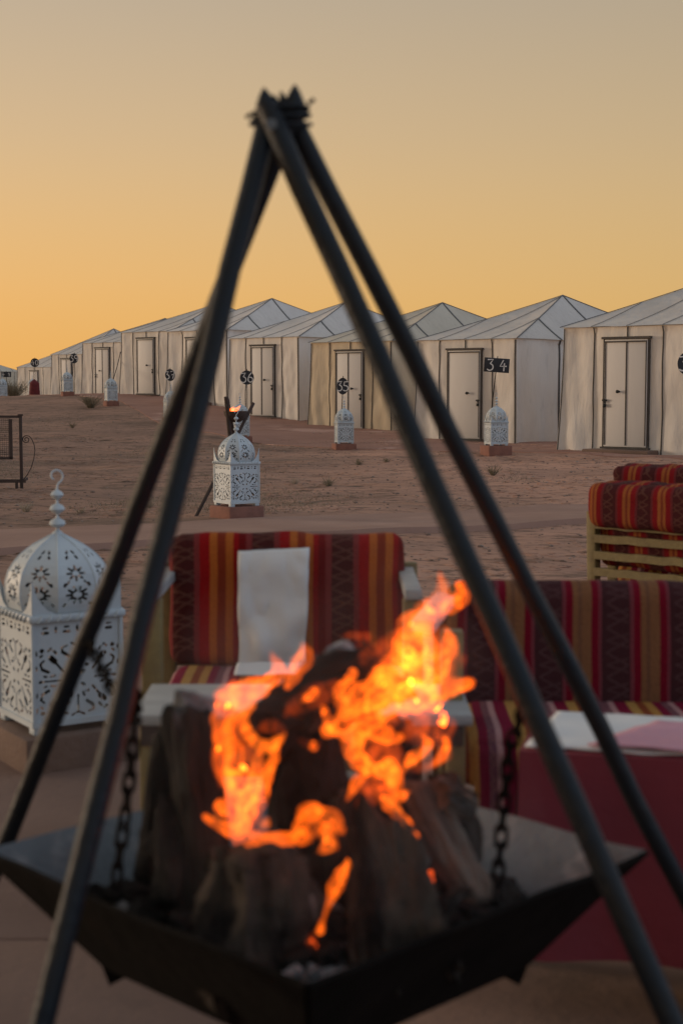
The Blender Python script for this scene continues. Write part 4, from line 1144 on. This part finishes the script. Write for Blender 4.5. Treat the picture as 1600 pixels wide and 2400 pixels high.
F_ = [
 ([(350, 1450, 12), (335, 1360, 34), (380, 1260, 48), (330, 1150, 62), (300, 1050, 58), (290, 950, 52), (265, 860, 40), (300, 760, 50), (300, 690, 48), (215, 690, 8)], O_, 2.04),
 ([(345, 1200, 10), (300, 1130, 20), (280, 1050, 22), (290, 960, 16), (300, 900, 4)], H, 2.02),
 ([(560, 875, 6), (505, 935, 24), (430, 930, 22), (375, 880, 20), (360, 800, 20), (385, 730, 22), (430, 690, 8)], H, 2.05),
 ([(240, 690, 10), (330, 670, 36), (420, 650, 34), (500, 600, 34), (520, 550, 26), (495, 480, 5)], O_, 2.10),
 ([(570, 650, 10), (600, 590, 30), (640, 530, 30), (655, 480, 24), (650, 430, 5)], O_, 2.12),
 ([(400, 1330, 10), (440, 1230, 20), (455, 1130, 24), (490, 1030, 26), (515, 950, 14), (540, 900, 4)], O_, 2.05),
 ([(330, 1330, 14), (360, 1230, 34), (400, 1150, 34), (420, 1050, 30), (440, 960, 12)], O_, 2.06),
 ([(165, 1280, 8), (240, 1330, 26), (330, 1370, 30), (420, 1395, 24), (520, 1390, 24), (610, 1395, 26)], O_, 1.945),
 ([(340, 1350, 12), (370, 1340, 28), (370, 1300, 18), (360, 1270, 4)], O_, 1.945),
 ([(440, 1340, 6), (460, 1310, 20), (470, 1290, 4)], H, 1.945),
 ([(570, 1392, 8), (610, 1360, 22), (645, 1300, 26), (700, 1258, 30), (765, 1280, 30), (815, 1325, 24), (848, 1370, 6)], O_, 1.945),
 ([(600, 1400, 8), (650, 1392, 30), (700, 1350, 30), (760, 1330, 20)], O_, 1.945),
 ([(720, 1460, 8), (770, 1430, 34), (775, 1380, 34), (760, 1330, 24), (800, 1300, 8)], O_, 1.945),
 ([(735, 1850, 12), (745, 1790, 18), (775, 1710, 20), (805, 1630, 26), (830, 1580, 22), (860, 1520, 14), (865, 1490, 4)], O_, 1.95),
 ([(730, 1860, 4), (735, 1835, 18), (745, 1810, 5)], H, 1.93),
 ([(670, 1960, 5), (690, 1900, 24), (715, 1850, 16), (730, 1820, 4)], DM, 1.95),
 ([(1215, 1510, 4), (1195, 1450, 24), (1205, 1400, 28), (1190, 1360, 6)], O_, 2.06),
 ([(1185, 1390, 6), (1150, 1320, 28), (1110, 1260, 28), (1060, 1215, 20), (1030, 1180, 6)], O_, 2.07),
 ([(1170, 1160, 5), (1110, 1190, 26), (1090, 1120, 30), (1080, 1050, 36), (1000, 1060, 30), (930, 1010, 40), (890, 940, 44), (930, 880, 44), (1010, 870, 36), (1090, 890, 30), (1140, 900, 8)], O_, 2.10),
 ([(1110, 1200, 8), (1090, 1110, 20), (1110, 1060, 18), (1060, 1020, 14), (990, 1060, 14), (960, 1000, 14), (930, 930, 16), (960, 870, 12), (1030, 850, 4)], H, 2.08),
 ([(860, 1210, 6), (900, 1140, 20), (940, 1090, 22), (975, 1060, 8)], O_, 2.10),
 ([(880, 1250, 8), (960, 1200, 40), (1020, 1130, 60), (980, 1060, 50), (1000, 990, 20)], DM, 2.13),
 ([(1140, 1070, 6), (1170, 1030, 30), (1250, 1030, 24), (1310, 1000, 26), (1340, 930, 30), (1340, 860, 40), (1280, 830, 44), (1200, 850, 36), (1150, 900, 10)], DM, 2.22),
 ([(1240, 1050, 6), (1310, 1010, 16), (1350, 950, 14), (1340, 890, 10)], O_, 2.20),
 ([(1140, 1070, 5), (1165, 1010, 22), (1220, 980, 18), (1260, 930, 16), (1230, 880, 6)], O_, 2.20),
 ([(740, 850, 8), (790, 860, 34), (870, 830, 30), (960, 770, 44), (1060, 740, 60), (1150, 710, 66), (1240, 680, 60), (1330, 660, 44), (1420, 640, 26), (1480, 625, 12)], O_, 2.15),
 ([(760, 800, 5), (770, 850, 22), (830, 885, 22), (910, 895, 20), (980, 870, 10)], O_, 2.12),
 ([(740, 740, 6), (765, 790, 18), (790, 840, 24), (800, 880, 8)], O_, 2.10),
 ([(960, 760, 20), (1030, 690, 56), (1080, 610, 66), (1120, 540, 64), (1170, 470, 66), (1210, 390, 62), (1230, 320, 50), (1280, 270, 44), (1320, 210, 34), (1335, 150, 22), (1315, 85, 4)], O_, 2.18),
 ([(1110, 330, 5), (1170, 300, 24), (1240, 300, 26), (1280, 270, 10)], O_, 2.17),
 ([(1290, 290, 8), (1350, 260, 30), (1410, 220, 38), (1440, 180, 30), (1400, 140, 6)], O_, 2.19),
 ([(1060, 760, 30), (1150, 690, 50), (1230, 600, 54), (1300, 540, 50), (1350, 480, 40), (1370, 420, 26), (1340, 350, 6)], O_, 2.20),
 ([(1100, 700, 16), (1160, 650, 26), (1250, 640, 26), (1330, 610, 22), (1360, 540, 16), (1350, 470, 4)], O_, 2.16),
 ([(900, 700, 8), (970, 760, 24), (1060, 790, 26), (1170, 780, 24), (1270, 750, 22), (1370, 690, 12)], DM, 2.14),
 ([(930, 640, 6), (940, 570, 30), (980, 480, 36), (1060, 430, 34), (1130, 400, 26), (1190, 330, 8)], DM, 2.24),
 ([(1020, 640, 20), (1060, 560, 44), (1140, 530, 50), (1220, 500, 40), (1290, 440, 20)], DM, 2.22),
 ([(880, 775, 8), (845, 735, 26), (825, 690, 24), (850, 630, 26), (885, 590, 22), (890, 555, 5)], O_, 2.12),
 ([(560, 790, 6), (620, 740, 40), (690, 700, 44), (750, 680, 34), (800, 640, 20), (820, 610, 5)], DM, 2.15),
 ([(640, 720, 5), (690, 690, 22), (720, 660, 6)], O_, 2.14),
 ([(610, 900, 5), (660, 920, 18), (700, 940, 20), (730, 920, 4)], DM, 2.10),
 ([(690, 955, 4), (695, 938, 16), (700, 915, 3)], O_, 2.09),
 ([(830, 400, 4), (890, 395, 14), (960, 400, 20), (970, 380, 4)], DM, 2.30),
 ([(900, 500, 5), (930, 460, 16), (960, 410, 18), (970, 380, 4)], DM, 2.29),
 ([(1420, 560, 4), (1430, 520, 18), (1425, 480, 4)], DM, 2.25),
 ([(1380, 640, 6), (1430, 640, 24), (1470, 630, 16), (1480, 610, 3)], O_, 2.16),
 ([(430, 860, 8), (480, 840, 30), (540, 850, 24), (560, 880, 5)], DM, 2.10),
 ([(210, 900, 5), (235, 960, 30), (250, 1060, 30), (265, 1150, 10)], DM, 2.07),
 ([(240, 1200, 6), (250, 1240, 26), (280, 1270, 20), (300, 1300, 5)], O_, 2.03),
 ([(1000, 1010, 10), (1010, 950, 50), (1080, 960, 60), (1110, 1010, 20)], DM, 2.14),
 ([(840, 900, 20), (900, 820, 40), (1000, 770, 55), (1120, 720, 70), (1240, 670, 66), (1330, 630, 40), (1400, 620, 12)], DM, 2.19),
 ([(980, 800, 30), (1040, 700, 80), (1100, 600, 100), (1170, 500, 100), (1230, 420, 80), (1270, 330, 60), (1310, 250, 30)], DM, 2.21),
 ([(1180, 740, 30), (1260, 640, 80), (1320, 560, 70), (1370, 470, 40), (1375, 380, 10)], DM, 2.23),
 ([(900, 1200, 20), (980, 1120, 60), (1040, 1040, 80), (1010, 950, 80), (960, 880, 60), (880, 850, 20)], DM, 2.15),
 ([(1020, 840, 20), (1120, 860, 50), (1220, 880, 60), (1300, 900, 50), (1340, 960, 30), (1300, 1030, 10)], DM, 2.21),
 ([(330, 1420, 20), (350, 1300, 60), (370, 1180, 85), (350, 1060, 85), (320, 940, 70), (300, 820, 60), (320, 700, 55), (420, 640, 30)], DM, 2.08),
 ([(780, 860, 10), (860, 770, 30), (930, 690, 36), (990, 620, 30), (1030, 550, 10)], O_, 2.14),
 ([(1090, 560, 6), (1150, 560, 30), (1210, 520, 32), (1260, 470, 26), (1290, 400, 8)], O_, 2.17),
 ([(20, 1600, 10), (40, 1530, 40), (45, 1450, 34), (55, 1380, 8)], DM, 2.24),
 ([(60, 1560, 4), (70, 1545, 16), (70, 1525, 4)], O_, 2.18),
]
for pts, m_, d in F_: flame(pts, m_, d)
# fine bright wisps along the larger tongues
rw = random.Random(12)
for pts, m_, d in F_:
    if m_ is not O_ or len(pts) < 5: continue
    for k in range(3):
        off = rw.uniform(-1, 1); ph = rw.uniform(0, 6); i0 = rw.randint(0, max(0, len(pts) - 5)); i1 = min(len(pts), i0 + rw.randint(4, 7))
        q_ = []
        for i in range(i0, i1):
            x, y, r = pts[i]; x1, y1, _ = pts[min(i + 1, len(pts) - 1)]; x0, y0, _ = pts[max(i - 1, 0)]
            tx, ty = x1 - x0, y1 - y0; l_ = math.hypot(tx, ty) or 1
            o_ = r * (off * .75 + .35 * math.sin(i * 1.3 + ph))
            q_.append((x - ty / l_ * o_, y + tx / l_ * o_, rw.uniform(4, 10) * (1 if i0 < i < i1 - 1 else .2)))
        flame(q_, M_fl_wisp, d + rw.uniform(-.02, .03), wob=.9)
# thin smoke over the bowl
sm_ = bpy.data.materials.new('thin_smoke'); sm_.use_nodes = True; N, L = sm_.node_tree.nodes, sm_.node_tree.links; N.clear()
pv = N.new('ShaderNodeVolumePrincipled'); pv.inputs['Color'].default_value = (.75, .75, .8, 1); pv.inputs['Anisotropy'].default_value = .2
t = N.new('ShaderNodeTexCoord'); n_ = N.new('ShaderNodeTexNoise'); n_.inputs['Scale'].default_value = 5; n_.inputs['Detail'].default_value = 3; L.new(t.outputs['Object'], n_.inputs['Vector'])
r_ = N.new('ShaderNodeMapRange'); r_.inputs[1].default_value = .4; r_.inputs[2].default_value = .75; r_.inputs[3].default_value = .01; r_.inputs[4].default_value = .26; L.new(n_.outputs['Fac'], r_.inputs[0]); L.new(r_.outputs[0], pv.inputs['Density'])
o_ = N.new('ShaderNodeOutputMaterial'); L.new(pv.outputs[0], o_.inputs['Volume'])
m = MB(); m.lathe([(.0, -.02), (.20, 0), (.31, .06), (.33, .16), (.30, .30), (.22, .45), (.12, .58), (.0, .66)], 24)
smk = m.build('smoke', sm_); smk.location = (BX + .02, BYC, BOT + .08); kind(smk, 'stuff')
# glowing embers between the logs
m = MB()
for (x, y, d, r) in ((700, 1915, 1.96, 16), (1270, 1590, 2.12, 26), (690, 1890, 1.95, 10), (70, 1545, 2.2, 10), (1240, 1180, 2.2, 14), (1275, 1560, 2.12, 16)):
    c = Z(x, y, d); r = r / 2.09 * d / F_PX
    bm = bmesh.new(); bmesh.ops.create_icosphere(bm, subdivisions=2, radius=r)
    vs = [c + v.co * (1 + .4 * noise.noise(v.co * 80 + c * 9)) - fo for v in bm.verts]; fs = [tuple(v.index for v in f.verts) for f in bm.faces]; bm.free(); m.add(vs, fs)
kind(m.build('ember', M_ember, fire), 'stuff')

# white round table whose edge shows at the bottom left corner
t = thing('round_table', 'white round table, only its edge showing at bottom left corner', 'table', (-.535, 1.50, -.015))
m = MB(); m.lathe([(.0, -.014), (.20, -.014), (.212, -.006), (.212, .006), (.20, .014), (.0, .014)], 48, (0, 0, .53)); m.build('tabletop', M_whitewood, t)
for k in range(3):
    a = 2 * math.pi * k / 3 + .4; m = MB(); m.tube([(.13 * math.cos(a), .13 * math.sin(a), .52), (.17 * math.cos(a), .17 * math.sin(a), 0)], .012, 8); m.build('leg', M_whitewood, t)

# ------------------------------------------------------------------ shrubs, tufts, pebbles
def tuft(label, x, y, h, n, m_, spread, name='dry_shrub', cat='shrub', group=None, seed=0):
    rr = random.Random(seed); mb = MB()
    for i in range(n):
        a = rr.uniform(0, 6.28); l = h * rr.uniform(.5, 1); s = spread * rr.uniform(.2, 1)
        b = Vector((rr.uniform(-.06, .06) * spread * 2, rr.uniform(-.06, .06) * spread * 2, -.02))
        tip = b + Vector((s * math.cos(a), s * math.sin(a), l)); mid = b.lerp(tip, .5) + Vector((0, 0, l * .12)) + Vector((rr.uniform(-1, 1), rr.uniform(-1, 1), 0)) * spread * .08
        w = h * .010 + .0012
        mb.tube([b, mid, tip], [w, w * .8, w * .3], 4)
        for q in range(2):
            e = mid.lerp(tip, rr.random()); mb.tube([e, e + Vector((rr.uniform(-1, 1), rr.uniform(-1, 1), rr.uniform(0, 1))) * l * .22], [w * .6, w * .2], 3)
    o = mb.build(name, m_); o.location = (x, y, gz(x, y)); return tag(o, label, cat, group)
x = PX(211, 43); tuft('dry spiky shrub on the sand crest before the tents', x, 43, .42, 110, M_shrub, .45, seed=1)
x = PX(32, 70); tuft('dark low bush far away at the left edge beside sign 41', x, 70, .9, 160, M_shrub, 1.0, seed=2)
for i, (px_, py_, m_, h, lb) in enumerate([(62, 1200, M_straw, .12, 'pale dry tuft left of the big lantern finial'), (190, 1204, M_straw, .08, 'flat pale dry tuft right of the lantern finial'), (350, 1190, M_straw, .12, 'pale dry tuft between the left tripod legs'),
        (170, 1003, M_shrub, .16, 'small greenish tuft on the slope above the big lantern'), (840, 1090, M_shrub, .12, 'low green tuft on the sand right of the middle lantern'), (770, 1140, M_shrub, .14, 'green tuft at the path edge right of the middle lantern'), (1155, 1115, M_shrub, .18, 'round greenish tuft below the sign 34 lantern'), (690, 1135, M_straw, .1, 'thin straw tuft close to the middle lantern'), (905, 1085, M_shrub, .1, 'low grey tuft on the sand near the right tripod legs')]):
    g = G(px_, py_); tuft(lb, g.x, g.y, h, 46, m_, h * .9, 'dry_tuft', 'plant', 'dry tufts on the sand', seed=20 + i)
def in_path(x, y):
    return abs((y - 11.9) - (x + 2.65) * .58 - 0) < 1.1
mb = MB(); rr = random.Random(5)
ico = bmesh.new(); bmesh.ops.create_icosphere(ico, subdivisions=1, radius=1); iv = [v.co.copy() for v in ico.verts]; if_ = [tuple(v.index for v in f.verts) for f in ico.faces]; ico.free()
cnt = 0
while cnt < 3200:
    y = 6.3 + (rr.random() ** 1.3) * 34; x = rr.uniform(-1, 1) * (y * .25 + .6)
    if in_path(x, y): continue
    if noise.noise(Vector((x * .5, y * .35, 7))) < -.1 + .35 * rr.random() - .25: continue
    s = rr.uniform(.004, .013) * (1.7 if rr.random() < .06 else 1) * (1 + y * .012); c = Vector((x, y, gz(x, y) + s * .25)); sd = rr.random() * 99
    mb.add([c + Vector((v.x * s * rr.uniform(.8, 1.5), v.y * s, v.z * s * .6)) for v in iv], if_); cnt += 1
o = kind(mb.build('pebbles', M_pebble), 'stuff')
mb = MB(); cnt = 0
while cnt < 2600:
    y = 6.3 + (rr.random() ** 1.4) * 26; x = rr.uniform(-1, 1) * (y * .25 + .6)
    if in_path(x, y) or noise.noise(Vector((x * .6, y * .5, 17))) < .25 * rr.random(): continue
    s = rr.uniform(.012, .035) * (1 + y * .02); c = Vector((x, y, gz(x, y) - s * .1))
    mb.add([c + Vector((v.x * s * rr.uniform(1.2, 2.4), v.y * s * 1.1, v.z * s * .5)) for v in iv], if_); cnt += 1
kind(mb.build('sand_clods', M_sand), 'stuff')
mb = MB(); cnt = 0
while cnt < 14000:
    y = 13 + rr.random() * 30; x = rr.uniform(-1, 1) * (y * .25)
    if in_path(x, y) or noise.noise(Vector((x * .45, y * .22, 2))) < .12 + .25 * rr.random() or x > 2.6: continue
    z = gz(x, y); h = rr.uniform(.01, .032); a = rr.uniform(0, 6.28); w = .004
    b = Vector((x, y, z - .004)); tp = b + Vector((math.cos(a) * h * .7, math.sin(a) * h * .7, h))
    mb.add([b + Vector((-w, 0, 0)), b + Vector((w, 0, 0)), tp], [(0, 1, 2)]); cnt += 1
kind(mb.build('dry_grass', M_grass), 'stuff')
